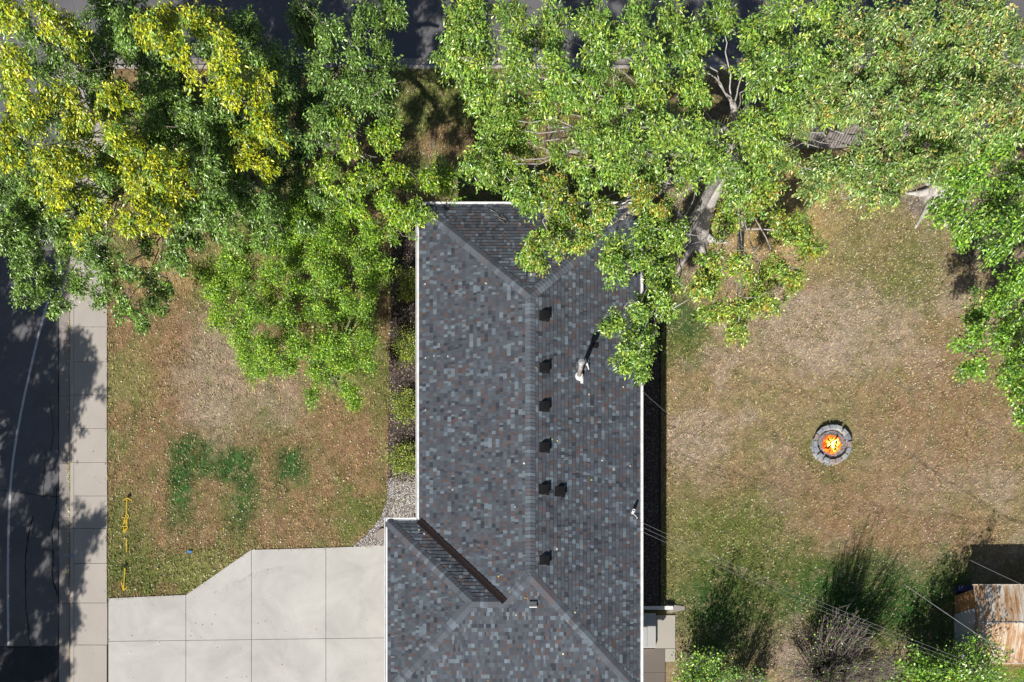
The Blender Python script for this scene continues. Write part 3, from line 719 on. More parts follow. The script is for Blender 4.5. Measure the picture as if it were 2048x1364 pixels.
# ------------------------------------------------------------------ shed
ZS = 1.62; sx0 = at(1946, 0, ZS).x; sx1 = sx0+5.4; sy1 = at(0, 1170, ZS).y; sy0 = at(0, 1326, ZS).y; syr = (sy0+sy1)/2; rise = .34
wx0 = at(1903, 0).x; wy1, wy0 = sy1-.12, sy0+.12
shed = empty('shed', (wx0, wy0, 0)); tag(shed, 'small tan shed with a rusty corrugated metal roof', 'shed')
TANW = simple('tan_painted_boards', (.42, .22, .11), .8, scale=3); PALEW = simple('pale_grey_door_paint', (.5, .53, .58), .6, var=.12)
m = MB(); wm = wx0+.12 # west wall stands a little inside of the corner
def shed_h(y): return ZS+rise*(1-abs(y-syr)/(syr-sy0))
m.poly([(wm, wy1, 0), (wm, wy1-.72, 0), (wm, wy1-.72, shed_h(wy1-.72)-.05), (wm, wy1, ZS-.02)])
m.poly([(wm, wy0+.02, 1.55), (wm, wy0+.02, ZS-.03), (wm, syr, ZS+rise-.05), (wm, wy1-.72, shed_h(wy1-.72)-.05), (wm, wy1-.72, 1.55)][::-1])
m.poly([(wm, wy0, 0), (sx1-.1, wy0, 0), (sx1-.1, wy0, ZS-.02), (wm, wy0, ZS-.02)]); m.poly([(wm, wy1, 0), (wm, wy1, ZS-.02), (sx1-.1, wy1, ZS-.02), (sx1-.1, wy1, 0)]); m.poly([(sx1-.1, wy0, 0), (sx1-.1, wy1, 0), (sx1-.1, wy1, ZS-.02), (sx1-.1, syr, ZS+rise-.03), (sx1-.1, wy0, ZS-.02)])
m.build('wall', TANW, shed)
for a, b in ((wy0+.02, (wy0+wy1-.72)/2-.01), ((wy0+wy1-.72)/2+.01, wy1-.74)):
    m = MB(); m.box(wm-.03, a, .03, wm+.01, b, 1.54); m.box(wm-.045, a+.04, .1, wm-.031, b-.04, .16); m.box(wm-.045, a+.04, 1.38, wm-.031, b-.04, 1.44); dd = m.build('door', PALEW, shed)
RUST = M('rusty_corrugated_metal').set(.75, .1, .35)
mp = RUST.n('ShaderNodeMapping'); mp.inputs['Scale'].default_value = (3.2, .55, 1); RUST.l(RUST.pos(), mp.inputs[0])
rf = RUST.ramp(RUST.noise(1.3, 7, .72, mp.outputs[0]), [(.34, (.70, .67, .62)), (.45, (.60, .50, .39)), (.54, (.46, .27, .14)), (.72, (.24, .12, .07))])
RUST.base(RUST.mix(1, rf, RUST.ramp(RUST.noise(25, 4), [(.3, .8), (.7, 1.15)]), 'MULTIPLY')); RUST = RUST.m
for sgn, ye in ((1, sy1), (-1, sy0)):
    m = MB(); X = np.arange(sx0, sx1, .0475)
    T0, T1 = [], []
    for i, x in enumerate(X):
        h = .018 if (i % 4) == 0 else 0
        T0.append(m.vert((x, ye, ZS+h))); T1.append(m.vert((x, syr+sgn*.004, ZS+rise+h)))
    for i in range(len(X)-1): m.f.append([T0[i], T0[i+1], T1[i+1], T1[i]] if sgn < 0 else [T0[i], T1[i], T1[i+1], T0[i+1]])
    m.build('roof', RUST, shed)
m = MB(); m.tube([(sx0-.01, syr, ZS+rise+.012), (sx1, syr, ZS+rise+.012)], .018, 5)
for k, x in enumerate(np.arange(sx0, sx1, .28)): m.box(x, syr-.04, ZS+rise-.0, x+.05, syr-.005, ZS+rise+.03)
m.build('ridge_flashing', GALV, shed)
m = MB(); m.box(sx0-.03, sy0-.0, ZS-.06, sx0-.003, syr, ZS-.0); m.box(sx0-.01, sy1+.003, ZS-.05, sx1, sy1+.025, ZS+.02); m.box(sx0-.01, sy0-.03, ZS-.05, sx1, sy0-.004, ZS+.012); m.build('trim', simple('pale_trim', (.55, .5, .43), .7), shed)
m = MB(); q = at(1906, 1186)  # dark blue corrugated panel, built as a low ribbed box
for k in range(9):
    x = q.x+k*.11; m.box(x, q.y+.0, 0, x+.085, q.y+.16, .5+.01*(k % 2)); 
m.box(q.x-.03, q.y-.02, .5, q.x+1.0, q.y+.18, .53)
tag(m.build('ribbed_panel', simple('dark_blue_plastic', (.03, .04, .11), .5)), 'dark blue ribbed panel in the shade behind the shed corner', 'panel')
# ------------------------------------------------------------------ cables
def cable(p, q, sag, r, lab, grp=None, n=24):
    m = MB(); p = Vector(p); q = Vector(q)
    m.tube([p.lerp(q, t)-Vector((0, 0, 4*sag*t*(1-t))) for t in np.linspace(0, 1, n)], r, 5)
    return tag(m.build('cable', CABLE), lab, 'cable', grp)
zc = 3.2
for i, (y0, y1) in enumerate(((1044, 1052), (1053, 1066), (1062, 1076))):
    cable(at(1282, y0, zc), at(2150, [1404, 1411, 1420][i], 6.5), .55, .0052, ['northernmost of the three thin cables leaving the east eave', 'middle one of the three thin cables leaving the east eave', 'southernmost of the three thin cables leaving the east eave'][i], 'service cables from the east eave')
cable(at(1284, 782, zc), at(1700, 1090, 6), .5, .005, 'single thin cable leaving the east eave across the back lawn')
cable(at(1808, 1168, 5.4), at(2200, 1425, 5.8), .15, .011, 'thin cable passing diagonally over the shed door and roof')
cable(at(1940, 1120, 6.3), at(2200, 1236, 6.4), .1, .006, 'thin cable over the northern half of the shed roof')

# ------------------------------------------------------------------ yellow utility marks and small marks on the lawn
def strokes(name, segs, wd, z, mat, lab, cat='marking'):
    tot = MB()
    for s in segs:
        q = curve(s, 5) if len(s) > 2 else s
        m2 = ribbon(q, wd, z+len(tot.v)*.00002); o = len(tot.v); tot.v += m2.v; tot.c += m2.c; tot.f += [[i+o for i in f] for f in m2.f]
    return tag(tot.build(name, mat), lab, cat)
def zp(x, y): return (220+x/5.925, 970+y/5.925)
strokes('utility_marking', [[zp(204, 360), zp(205, 170)], [zp(160, 190), zp(204, 158)], [zp(204, 158), zp(265, 188)], [zp(205, 395), zp(190, 370), zp(215, 355), zp(222, 385), zp(200, 400)],
    [zp(145, 385), zp(185, 400), zp(165, 440), zp(200, 420)], [zp(205, 400), zp(208, 470)], [zp(160, 470), zp(195, 440), zp(200, 490)], [zp(145, 495), zp(215, 492)], [zp(170, 510), zp(165, 560), zp(195, 520)], [zp(175, 572), zp(210, 515), zp(205, 480)],
    [zp(205, 635), zp(200, 800)]], .034, .045, PAINTY, 'yellow painted arrow pointing up with a scribbled note beside the sidewalk')
strokes('utility_marking', [[zp(182, 985), zp(178, 1060), zp(165, 1250)], [zp(140, 1155), zp(165, 1252)], [zp(165, 1252), zp(212, 1208)]], .04, .045, PAINTY, 'yellow painted arrow pointing down near the driveway corner')
for x, y, lab in ((258, 992, 'black patch at the head of the upper yellow arrow'), (250, 1132, 'black patch at the tail of the lower yellow arrow')):
    m = MB(); c = at(x, y, .05); m.poly([c+Vector((a, b, 0)) for a, b in ((-.05, -.07), (.04, -.06), (.06, .05), (0, .09), (-.05, .06))]); tag(m.build('black_mark', simple('black_paint', (.01, .01, .01), .9)), lab, 'marking')
m = MB(); c = at(378, 1105, .05); 
for a, b in ((0, 0), (.05, .03), (-.04, .04)): m.poly([c+Vector((a+u*.05, b+v*.05, .002*a)) for u, v in ((-1, -.6), (.4, -1), (1, .5), (-.3, 1))])
tag(m.build('paint_splash', simple('blue_paint', (.06, .25, .6), .7)), 'small blue paint splash on the front lawn', 'marking')
m = MB(); c = at(141, 1112, .018); m.poly([c+Vector((u*.09, v*.03, 0)) for u, v in ((-1, -1), (1, -1), (1, 1), (-1, 1))]); tag(m.build('kerb_marking', simple('pale_blue_paint', (.12, .3, .5), .7)), 'small pale blue paint mark on the kerb', 'marking')

# ------------------------------------------------------------------ grass blades, fallen leaves
def excl(px, py):                          # where lawn is, in photo pixels on the ground
    rg = (fbm(px/3.5, py/3.5, 402, 2)-.5)*7
    ok = (px > 213.5+rg) & (py > 137+rg*.5)
    ok &= ~in_poly(px, py-2+rg, [(214, 1199), (372, 1191), (503, 1101), (772, 1092), (840, 1092), (840, 1700), (214, 1700)])
    ok &= ~in_poly(px, py, bed[::-1]); ok &= ~in_poly(px, py, gb)
    ok &= ~((px > 832) & (px < 1320) & (py > 470) & (py < 1500)); ok &= ~((px > 765) & (px < 1290) & (py > 1095))
    ok &= ~((px > 1270) & (px < 1351) & (py > 1210)); ok &= ((px-1661)**2+(py-892)**2 > 38**2); ok &= ~((px > 1905) & (py > 1192) & (py < 1332))
    return ok
def blades(n):
    px = rng.uniform(210, 2120, n); py = rng.uniform(138, 1460, n)
    k = excl(px, py); k &= rng.random(n) < .1+1.1*sm(.3, .7, fbm(px/5, py/5, 8, 2)); px, py = px[k], py[k]; n = len(px)
    c = lawn_color(px, py); x = (px-1024)/50; y = (1515-py)/50
    gr = (c[:, 1]/c[:, 0]); h = rng.uniform(.035, .09, n)*(.7+.5*np.clip(gr, .7, 1.5)); a = rng.uniform(0, 6.28, n); ln = rng.uniform(.3, 1.5, n)
    wd = rng.uniform(.007, .018, n); b = a+1.57+rng.normal(0, .5, n)
    z0 = np.full(n, -.01)
    V_ = np.empty((n, 3, 3)); ux, uy = np.cos(b)*wd, np.sin(b)*wd
    V_[:, 0] = np.stack([x-ux, y-uy, z0], 1); V_[:, 1] = np.stack([x+ux, y+uy, z0], 1); V_[:, 2] = np.stack([x+np.cos(a)*h*ln, y+np.sin(a)*h*ln, z0+h], 1)
    j = rng.normal(1, .38, (n, 1)).clip(.3, 2.2)*1.15; C_ = c*j
    dry = rng.random(n) < .18; C_[dry] = C_[dry]*.4+np.array(L(205, 185, 140))*.6
    np_m = np_mesh('grass', V_.reshape(-1, 3), np.arange(n*3).reshape(-1, 3), tinted('grass_blade', .8, .2), np.repeat(C_, 3, 0).clip(0, 1))
    return tag(np_m, 'short dry and green lawn grass', kind='stuff')
blades(620000)
def leaf_litter():
    P = []; 
    def sc(n, x0, y0, x1, y1, f=None, z=.035):
        px = rng.uniform(x0, x1, n); py = rng.uniform(y0, y1, n)
        k = np.ones(n, bool) if f is None else f(px, py)
        P.append(np.stack([px[k], py[k], np.full(k.sum(), z)], 1))
    e = excl
    sc(1500, 215, 520, 800, 1200, e); sc(300, 300, 950, 700, 1180, e)
    nz = lambda px, py: e(px, py) & (rng.random(len(px)) < np.exp(-((px-1950)/420)**2-((py-560)/330)**2)*.9+.12)
    sc(13500, 1325, 330, 2060, 1120, nz); sc(900, 1325, 1000, 2060, 1364, e); sc(260, 800, 140, 1320, 330, e)
    sc(240, 778, 450, 835, 1090); sc(60, 217, 1100, 770, 1364, lambda a, b: ~e(a, b) & (b > 1190), .03)
    sc(24, 150, 560, 212, 1364, None, .02)
    px = rng.normal(135, 2.2, 330); py = rng.choice([650, 700, 930, 950, 1060, 1075, 1040, 820, 1150], 330)+rng.normal(0, 14, 330); P.append(np.stack([px, py, np.full(330, -.08)], 1))
    Q = np.concatenate(P); n = len(Q)
    x = (Q[:, 0]-1024)/50; y = (1515-Q[:, 1])/50; z = Q[:, 2]+rng.uniform(0, .02, n)
    rp = [roof_pt(a, b, .03) for a, b in ((878, 688), (868, 712), (896, 713), (851, 716), (1021, 763), (851, 820), (972, 567), (1170, 619), (1104, 879), (1129, 919), (1204, 921), (1227, 938), (1260, 932), (1183, 960), (1048, 927), (905, 980), (1030, 1014), (1114, 1098), (1032, 1230), (1150, 1225), (1135, 1242), (1126, 1308), (976, 1361), (997, 1153), (848, 1068), (860, 1061), (1050, 1196), (1054, 1197), (1020, 1184), (838, 1060), (1246, 774), (1178, 789), (971, 566), (850, 568), (1040, 448), (1072, 735), (1114, 882))]
    x = np.r_[x, [p.x for p in rp]]; y = np.r_[y, [p.y for p in rp]]; z = np.r_[z, [p.z for p in rp]]; n = len(x)
    a = rng.uniform(0, 6.28, n); l = rng.uniform(.03, .062, n); l[-len(rp):] = .07; wd = l*rng.uniform(.35, .6, n)
    d = np.stack([np.cos(a), np.sin(a), rng.uniform(-.1, .35, n)], 1); s = np.stack([-np.sin(a), np.cos(a), rng.uniform(-.2, .3, n)], 1); c = np.stack([x, y, z], 1)
    V_ = np.stack([c-d*l[:, None]*.5, c+s*wd[:, None], c+d*l[:, None]*.6, c-s*wd[:, None]], 1); V_[:, 0, 2] = z; 
    pal = np.array([(.62, .56, .36), (.7, .66, .5), (.5, .36, .16), (.62, .52, .1), (.42, .5, .16), (.36, .2, .09), (.72, .7, .6)])[rng.choice(7, n, p=[.26, .22, .14, .08, .1, .1, .1])]*rng.uniform(.7, 1.1, (n, 1))
    F_ = (np.array([(0, 3, 2), (0, 2, 1)])[None]+np.arange(n)[:, None, None]*4).reshape(-1, 3)
    tag(np_mesh('fallen_leaves', V_.reshape(-1, 3), F_, tinted('dry_leaf', .6, .4), np.repeat(pal, 4, 0)), 'pale and yellow fallen leaves', kind='stuff')
leaf_litter()
# ------------------------------------------------------------------ trees
PAL = {
 'lime2': [(.26, .46, .03), (.32, .52, .035), (.17, .36, .03), (.36, .50, .04), (.10, .24, .025), (.24, .44, .03)],
 'yellow': [(.56, .62, .02), (.62, .63, .02), (.48, .56, .03), (.30, .46, .04), (.16, .30, .05), (.58, .56, .02)],
 'green':  [(.16, .29, .05), (.21, .36, .07), (.10, .19, .035), (.27, .42, .09), (.13, .23, .04)],
 'dark':   [(.06, .15, .035), (.09, .20, .05), (.13, .26, .07)],
 'maple':  [(.25, .43, .06), (.33, .50, .07), (.17, .33, .05), (.13, .26, .045), (.40, .50, .07)],
 'amber':  [(.28, .43, .05), (.44, .46, .06), (.48, .32, .05), (.22, .38, .05), (.18, .32, .05), (.27, .44, .06), (.38, .50, .07)],
 'pale':   [(.30, .44, .14), (.21, .36, .09), (.40, .50, .17), (.46, .38, .10), (.15, .28, .06), (.26, .42, .08)],
 'lime':   [(.29, .50, .03), (.36, .54, .035), (.20, .38, .03), (.42, .50, .04), (.12, .25, .03)],
 'bright': [(.20, .42, .04), (.27, .50, .05), (.13, .29, .035), (.32, .52, .05), (.10, .22, .04)],
 'shrub':  [(.36, .48, .04), (.28, .42, .04), (.44, .50, .05), (.17, .15, .05), (.14, .26, .03)],
}
def make_leaves(C0, OUT, per, size, pal, spread, droop, wr=.36, mid=None):
    """C0 twig tips (n,3), OUT outward dirs (n,3), per leaves each, pal list of palette keys (n)"""
    n = len(C0); N = n*per
    c = np.repeat(C0, per, 0)+rng.normal(0, spread, (N, 3))*np.array([1, 1, .6])
    d = np.repeat(OUT, per, 0)*.7+rng.normal(0, .75, (N, 3)); d[:, 2] -= droop; d /= np.linalg.norm(d, axis=1)[:, None]
    u = rng.normal(0, .45, (N, 3)); u[:, 2] += 1; s = np.cross(d, u); s /= np.linalg.norm(s, axis=1)[:, None]+1e-9; nn = np.cross(s, d)
    Ln = (size*rng.uniform(.65, 1.25, N))[:, None]; W = Ln*wr*rng.uniform(.8, 1.2, (N, 1))
    V_ = np.stack([c, c+d*Ln*.45+s*W*.55+nn*W*.22, c+d*Ln-nn*Ln*.08, c+d*Ln*.45-s*W*.55+nn*W*.22], 1)
    cc = np.empty((n, 3))
    for k in set(pal):
        i = [j for j, q in enumerate(pal) if q == k]; cc[i] = np.array(PAL[k])[rng.integers(0, len(PAL[k]), len(i))]
    col = np.repeat(cc, per, 0)
    alt = rng.random(N) < .4
    keys = np.repeat(np.array(pal), per)
    for k in set(pal):
        i = np.where(alt & (keys == k))[0]; col[i] = np.array(PAL[k])[rng.integers(0, len(PAL[k]), len(i))]
    col = col*rng.lognormal(0, .28, (N, 1)).clip(.5, 1.7)*np.repeat(rng.lognormal(-.08, .26, (n, 1)).clip(.5, 1.4), per, 0)
    return V_.reshape(-1, 3), np.repeat(col, 4, 0).clip(0, .8)
LF = np.array([(0, 1, 2), (0, 2, 3)])
def bez(a, b, c, n=6): return [a*(1-t)**2+b*2*t*(1-t)+c*t*t for t in np.linspace(0, 1, n)]

def tree(name, lab, cat, base, fork, r0, lobes, bark, leafm, grp=None, size=.15, per=11, sprays=15, cl=8, droop=.5, spread=.09, groups=6, dens=1., dead=0, wr=.36, limb=.35, roots=True):
    """lobes: (px, py, z, radius_m, palette)"""
    base = Vector(base); root = empty(name, base); tag(root, lab, cat, grp); wd = MB()
    top = base+Vector(fork); mid = base.lerp(top, .5)+Vector((rng.normal(0, .1), rng.normal(0, .1), 0))
    rb = [r0*1.7, r0*1.15, r0, r0*.92, r0*.85]
    wd.tube([base+Vector((0, 0, -.1)), base+Vector((0, 0, .25)), base.lerp(mid, .5), mid, top], rb, 12)
    if roots:
        for k in range(6):
            a = k*1.05+rng.uniform(-.2, .2); l = r0*rng.uniform(2.5, 4.5); e = Vector((math.cos(a), math.sin(a), 0))
            wd.tube([base+e*r0*.4+Vector((0, 0, .35)), base+e*r0*1.5+Vector((0, 0, .09)), base+e*(r0+l*.6)+Vector((0, 0, .02)), base+e*(r0+l)+Vector((0, 0, -.05))], [r0*.5, r0*.4, r0*.2, .02], 7)
    Cn = [at(l[0], l[1], l[2]) for l in lobes]; A_ = np.array([list(c) for c in Cn])
    # group the lobes into main limbs
    g = min(groups, len(lobes)); idx = [int(rng.integers(len(lobes)))]
    while len(idx) < g:
        dd = np.min([np.linalg.norm(A_-A_[i], axis=1) for i in idx], 0); idx.append(int(np.argmax(dd)))
    cen = A_[idx].copy()
    for _ in range(6):
        lab_ = np.argmin(np.linalg.norm(A_[:, None]-cen[None], axis=2), 1)
        for k in range(g):
            if (lab_ == k).any(): cen[k] = A_[lab_ == k].mean(0)
    C0, OUT, PK = [], [], []
    for k in range(g):
        if not (lab_ == k).any(): continue
        hub = top.lerp(Vector(cen[k]), .7); hub.z = top.z*.4+cen[k][2]*.6-.5
        ctrl = top.lerp(hub, .45)+Vector((0, 0, .9)); pts = pts_m = bez(top-Vector((0, 0, .4)), ctrl, hub, 7)
        rr = r0*.62; wd.tube(pts, list(np.linspace(rr, rr*limb, 7)), 8)
        for i in np.where(lab_ == k)[0]:
            c = Cn[i]; ra = lobes[i][3]; pal = lobes[i][4]
            st_ = pts_m[2+int(rng.integers(0, 5))]
            cc = st_.lerp(c, .5)+Vector((rng.normal(0, .2), rng.normal(0, .2), .25))
            pts = bez(st_, cc, c+Vector((0, 0, -.15)), 9); ln_ = (c-st_).length*.014
            pts = [pts[0]]+[p+Vector((rng.normal(0, ln_), rng.normal(0, ln_), rng.normal(0, ln_))) for p in pts[1:-1]]+[pts[-1]]
            wd.tube(pts, list(np.linspace(rr*limb*.36, .010, 9)), 6, False)
            od = (c-top); od.z = 0; od = od.normalized() if od.length > .1 else Vector((1, 0, 0))
            ns = max(4, int(sprays*dens*(ra/.95)**1.6*rng.uniform(.8, 1.2)))
            for s_ in range(ns):
                th = rng.uniform(0, 2*math.pi); rad = ra*rng.uniform(.35, 1.)
                v = Vector((math.cos(th), math.sin(th), 0))+od*.25; v = v.normalized()*rad
                p0 = c-v*.2+Vector((rng.normal(0, .15*ra), rng.normal(0, .15*ra), rng.uniform(-.55, .5)*ra)); p1 = p0+v+Vector((0, 0, rng.uniform(-.5, .3)*ra))
                if rng.random() < .75: wd.tube([c+Vector((0, 0, -.15)), p0.lerp(p1, .4)+Vector((0, 0, .03)), p1], [.014, .009, .004], 3, False)
                vd = np.array(v.normalized())
                for q in range(cl):
                    t = (q+rng.random())/cl; p = p0.lerp(p1, .15+.9*t); w_ = .16*ra*(1.15-t)
                    C0.append((p.x+rng.normal(0, w_), p.y+rng.normal(0, w_), p.z-.06*t*ra+rng.normal(0, .09*ra))); OUT.append(vd)
                    PK.append(pal if rng.random() > .25 else rng.choice(['green', 'maple', pal]))
    for k in range(dead):                  # bare dead twigs
        i = int(rng.integers(len(lobes))); c = Cn[i]; p = c+Vector((rng.normal(0, .5), rng.normal(0, .5), .3)); a = rng.uniform(0, 6.28); q = p+Vector((math.cos(a), math.sin(a), rng.uniform(0, .4)))*rng.uniform(.4, .9)
        m_ = p.lerp(q, .5)+Vector((rng.normal(0, .08), rng.normal(0, .08), 0)); wd.tube([c, p, m_, q], [.02, .014, .01, .004], 4, False); wd.tube([m_, m_+Vector((rng.normal(0, .2), rng.normal(0, .2), .1))], [.008, .003], 3, False)
    V_, C_ = make_leaves(np.array(C0), np.array(OUT), per, size, PK, spread, droop, wr)
    n = len(V_)//4; F_ = (LF[None]+np.arange(n)[:, None, None]*4).reshape(-1, 3)
    wd.build('trunk', bark, root, True)
    np_mesh('crown', V_, F_, leafm, C_, root)
    print(name, 'leaves', n)
    return root
def LB(z, r, pal, pts, jz=.6):
    out = []
    for p in pts:
        zz = z+(p[2] if len(p) > 2 else 0)+rng.uniform(-jz, jz); out.append((p[0], p[1], zz, r*rng.uniform(.85, 1.15), pal))
    return out

T1 = LB(9, .74, 'yellow', [(20, 20), (90, 30), (150, 60, -1), (320, 30), (390, 40), (440, 90), (460, 150), (360, 110), (300, 60), (20, 130), (40, 210), (110, 190), (160, 240), (230, 180), (230, 270), (310, 330), (90, 300), (10, 300), (150, 330)])
T1 += LB(7.6, .7, 'yellow', [(510, 190), (530, 260), (480, 300), (260, 350), (120, 380), (190, 410), (340, 390), (250, 450), (300, 440), (390, 340), (90, 370), (170, 470, -.6), (520, 330, -.8)])
T1 += LB(7, .85, 'green', [(60, 70), (210, 20), (250, 60), (300, 170), (300, 250), (360, 230), (430, 240), (50, 430), (20, 470), (110, 450), (400, 330), (460, 380), (380, 420), (440, 430), (190, 500), (200, 350), (60, 360), (480, 50), (560, 170), (540, 110), (300, 130, -1), (520, 410, -1)])
T1 += LB(5.6, .42, 'green', [(500, 430), (440, 460), (400, 480), (470, 480), (420, 400), (370, 470), (450, 400), (360, 520), (520, 480), (200, 600), (330, 580), (280, 640), (110, 600), (40, 560)])
T1 += LB(5.8, .58, 'green', [(40, 520), (90, 550), (150, 560), (130, 500), (220, 580), (250, 530), (310, 560), (300, 610), (250, 615), (340, 500), (70, 480), (10, 440), (290, 480), (60, 590, .3)])
T1 += LB(5.6, .95, 'green', [(180, 150), (250, 200), (330, 210), (400, 270), (440, 330), (350, 300), (300, 380), (150, 400), (60, 400), (230, 330), (100, 340), (350, 150), (480, 130), (120, 90), (190, 90), (20, 380), (470, 250), (270, 90)], .4)
T1 += LB(5.8, .75, 'green', [(60, 130), (120, 170), (190, 130), (150, 260), (90, 220), (260, 20), (330, 110), (200, 200), (40, 300), (130, 320), (420, 90), (20, 170), (230, 90), (300, 40)], .4)
T1 += LB(7.4, .5, 'yellow', [(60, 240), (200, 310), (280, 380), (180, 440), (110, 420), (330, 330), (440, 200), (220, 220), (270, 290), (10, 250)])
tree('maple_tree', 'broad yellow and green boulevard tree over the sidewalk in the upper left', 'tree', at(489, 372), (-.3, -.4, 3.6), .26, T1, BARK, LEAF, size=.115, per=20, dead=16, groups=8, dens=1.0)
T4 = LB(6.6, .85, 'green', [(600, 20), (660, 60), (720, 20), (780, 30), (640, 130), (710, 110), (760, 110), (690, 190), (745, 180), (650, 240), (620, 60, -1)])
T4 += LB(5.6, .8, 'dark', [(560, 250), (600, 200), (600, 290), (540, 190), (640, 190, -.5), (560, 330, -1), (590, 130, -1)])
T4 += LB(5.8, .7, 'lime', [(700, 300), (760, 270), (740, 350), (800, 340), (850, 360), (880, 350, -.2), (690, 370), (780, 400), (830, 420), (720, 420), (650, 330), (680, 250, .4), (790, 450, -.4)])
T4 += LB(4.8, .4, 'green', [(590, 380), (560, 420), (610, 450), (500, 430), (540, 460)])
T4 += LB(5.2, .8, 'green', [(640, 400)])
tree('ash_tree', 'dark green tree with lime tips between the street and the house corner', 'tree', at(655, 285), (.1, -.2, 3.2), .22, T4, BARK, LEAF, size=.112, per=20, dead=12, groups=7, dens=.9)
T2 = LB(4.3, .7, 'lime2', [(470, 530), (430, 560), (520, 470), (600, 440), (680, 430), (740, 470), (560, 560), (640, 540), (720, 530), (500, 610), (570, 640), (650, 620), (700, 610), (530, 690), (600, 690), (660, 690), (640, 400), (600, 400), (760, 540), (580, 500), (660, 480)], .7)
T2 += LB(3.5, .62, 'lime2', [(x, y) for x in range(440, 770, 48) for y in range(440, 760, 48) if ((x-610)/185)**2+((y-600)/185)**2 < 1], .5)
T2 += LB(3.3, .5, 'lime2', [(430, 590), (560, 730), (690, 770), (650, 750), (700, 720), (480, 650), (730, 680), (520, 740), (620, 790, -.2), (700, 800, -.4), (400, 540)], .3)
tree('crabapple_tree', 'low round lime green tree with fine leaves on the front lawn', 'tree', at(664, 760), (-.2, 0, 1.5), .11, T2, BARK, LEAF_FINE, size=.07, per=24, sprays=13, cl=8, spread=.11, limb=.25, droop=.1, groups=7, wr=.5, dens=1.1)
T3 = LB(9.2, .85, 'maple', [(915, 55, -1), (950, 40), (1030, 60), (1110, 50), (1190, 50), (1270, 50), (1350, 40), (1440, 30), (1560, 40), (1640, 20), (960, 120, -.6), (1040, 130), (1120, 130), (1210, 120), (1300, 110), (1380, 100), (1530, 130), (1610, 110), (915, 115, -1.5), (1500, 70, -.8)])
T3 += LB(8.2, .85, 'maple', [(970, 190), (1010, 230), (1080, 200), (1150, 190), (1230, 200), (1310, 200), (1390, 190), (1570, 210), (1250, 280), (1180, 250), (1330, 270), (1400, 270), (1500, 250), (1440, 320, -.6), (1530, 270, -.4)])
T3 += LB(7.2, .75, 'maple', [(975, 275), (1000, 310), (1050, 280), (1040, 350), (1060, 390, -.2), (960, 330), (1240, 330), (1310, 340), (1370, 340), (1480, 370), (1520, 320), (1000, 260)])
T3 += LB(7.6, .5, 'maple', [(1120, 300), (1160, 340), (1200, 300), (1210, 340)], .2)
T3 += LB(7.0, .6, 'amber', [(1110, 390), (1150, 420), (1200, 420), (1160, 465), (1110, 490), (1070, 510), (1190, 465), (1125, 440), (1285, 385), (1330, 420)], .3)
T3 += LB(6.6, .62, 'maple', [(1300, 455), (1230, 495), (1280, 510), (1240, 540), (1310, 550), (1280, 590), (1320, 600), (1275, 630), (1290, 650), (1268, 690), (1280, 715, -.2), (1330, 500), (1340, 560), (1350, 470)], .3)
T3 += LB(6.4, .3, 'maple', [(1215, 655), (1235, 640), (1225, 510), (1215, 525), (1085, 470), (1060, 500), (1052, 520), (1340, 620), (1250, 735), (1285, 745)], .1)
T3 += LB(6.0, .72, 'amber', [(1460, 430), (1510, 400), (1560, 440), (1600, 460), (1430, 520), (1410, 570), (1490, 530), (1550, 540), (1430, 620), (1530, 600), (1580, 560), (1480, 610), (1470, 660, -.3), (1610, 490), (1540, 370)], .4)
tree('maple_tree', 'large maple with pale trunk reaching over the roof and back fence', 'tree', at(1393, 478), (.2, .2, 4.6), .36, T3, BARKP, LEAF_SHINY, size=.118, per=20, dead=14, groups=9, dens=1.0)
T6 = LB(8.6, .92, 'pale', [(1700, 40), (1770, 40), (1840, 50), (1920, 40), (1990, 30), (2040, 80), (1690, 120), (1770, 120), (1850, 130), (1930, 120), (2010, 150), (1640, 180), (1720, 200), (1800, 210), (1880, 210), (1950, 200), (2030, 220)])
T6 += LB(7.2, .85, 'pale', [(1600, 245), (1690, 205), (1775, 285), (1840, 280), (1920, 280), (1800, 340), (1735, 345), (1860, 340), (1740, 320), (1760, 370, -.5), (1890, 300), (1560, 240), (1640, 350, -.6)])
T6 += LB(6.8, .6, 'pale', [(1590, 325), (1560, 305), (1640, 345), (1680, 350), (1530, 320), (1700, 325)], .3)
T6 += LB(7.6, .6, 'amber', [(1660, 210), (1740, 160), (1870, 90), (1970, 210), (1900, 160), (1800, 90)])
tree('silver_maple_tree', 'pale silvery leaved tree in the upper right above the bare soil', 'tree', at(1868, 392), (-.1, -.1, 3.8), .34, T6, BARKP, LEAF_SHINY, size=.115, per=19, dead=10, groups=8, dens=1.05)
T5 = LB(6, .85, 'bright', [(2010, 290), (1960, 330, .5), (2040, 350), (1920, 380), (1990, 400), (2040, 430), (1950, 440, -.5), (2020, 480), (1890, 330, .5), (2050, 540), (2100, 400), (2120, 500), (1900, 420, -.6)])
T5 += LB(4.6, .74, 'bright', [(1950, 620), (2000, 610), (1945, 680), (2000, 680), (2040, 640), (1960, 730), (2020, 730), (2050, 700), (2040, 780), (2060, 820), (2080, 600), (2100, 700), (2110, 790), (2030, 560, .4)], .4)
tree('elm_tree', 'bright green tree leaning in from the right edge', 'tree', at(2150, 520), (-.5, 0, 3), .28, T5, BARK, LEAF, size=.11, per=15, groups=6, spread=.12, wr=.5, dens=.9)
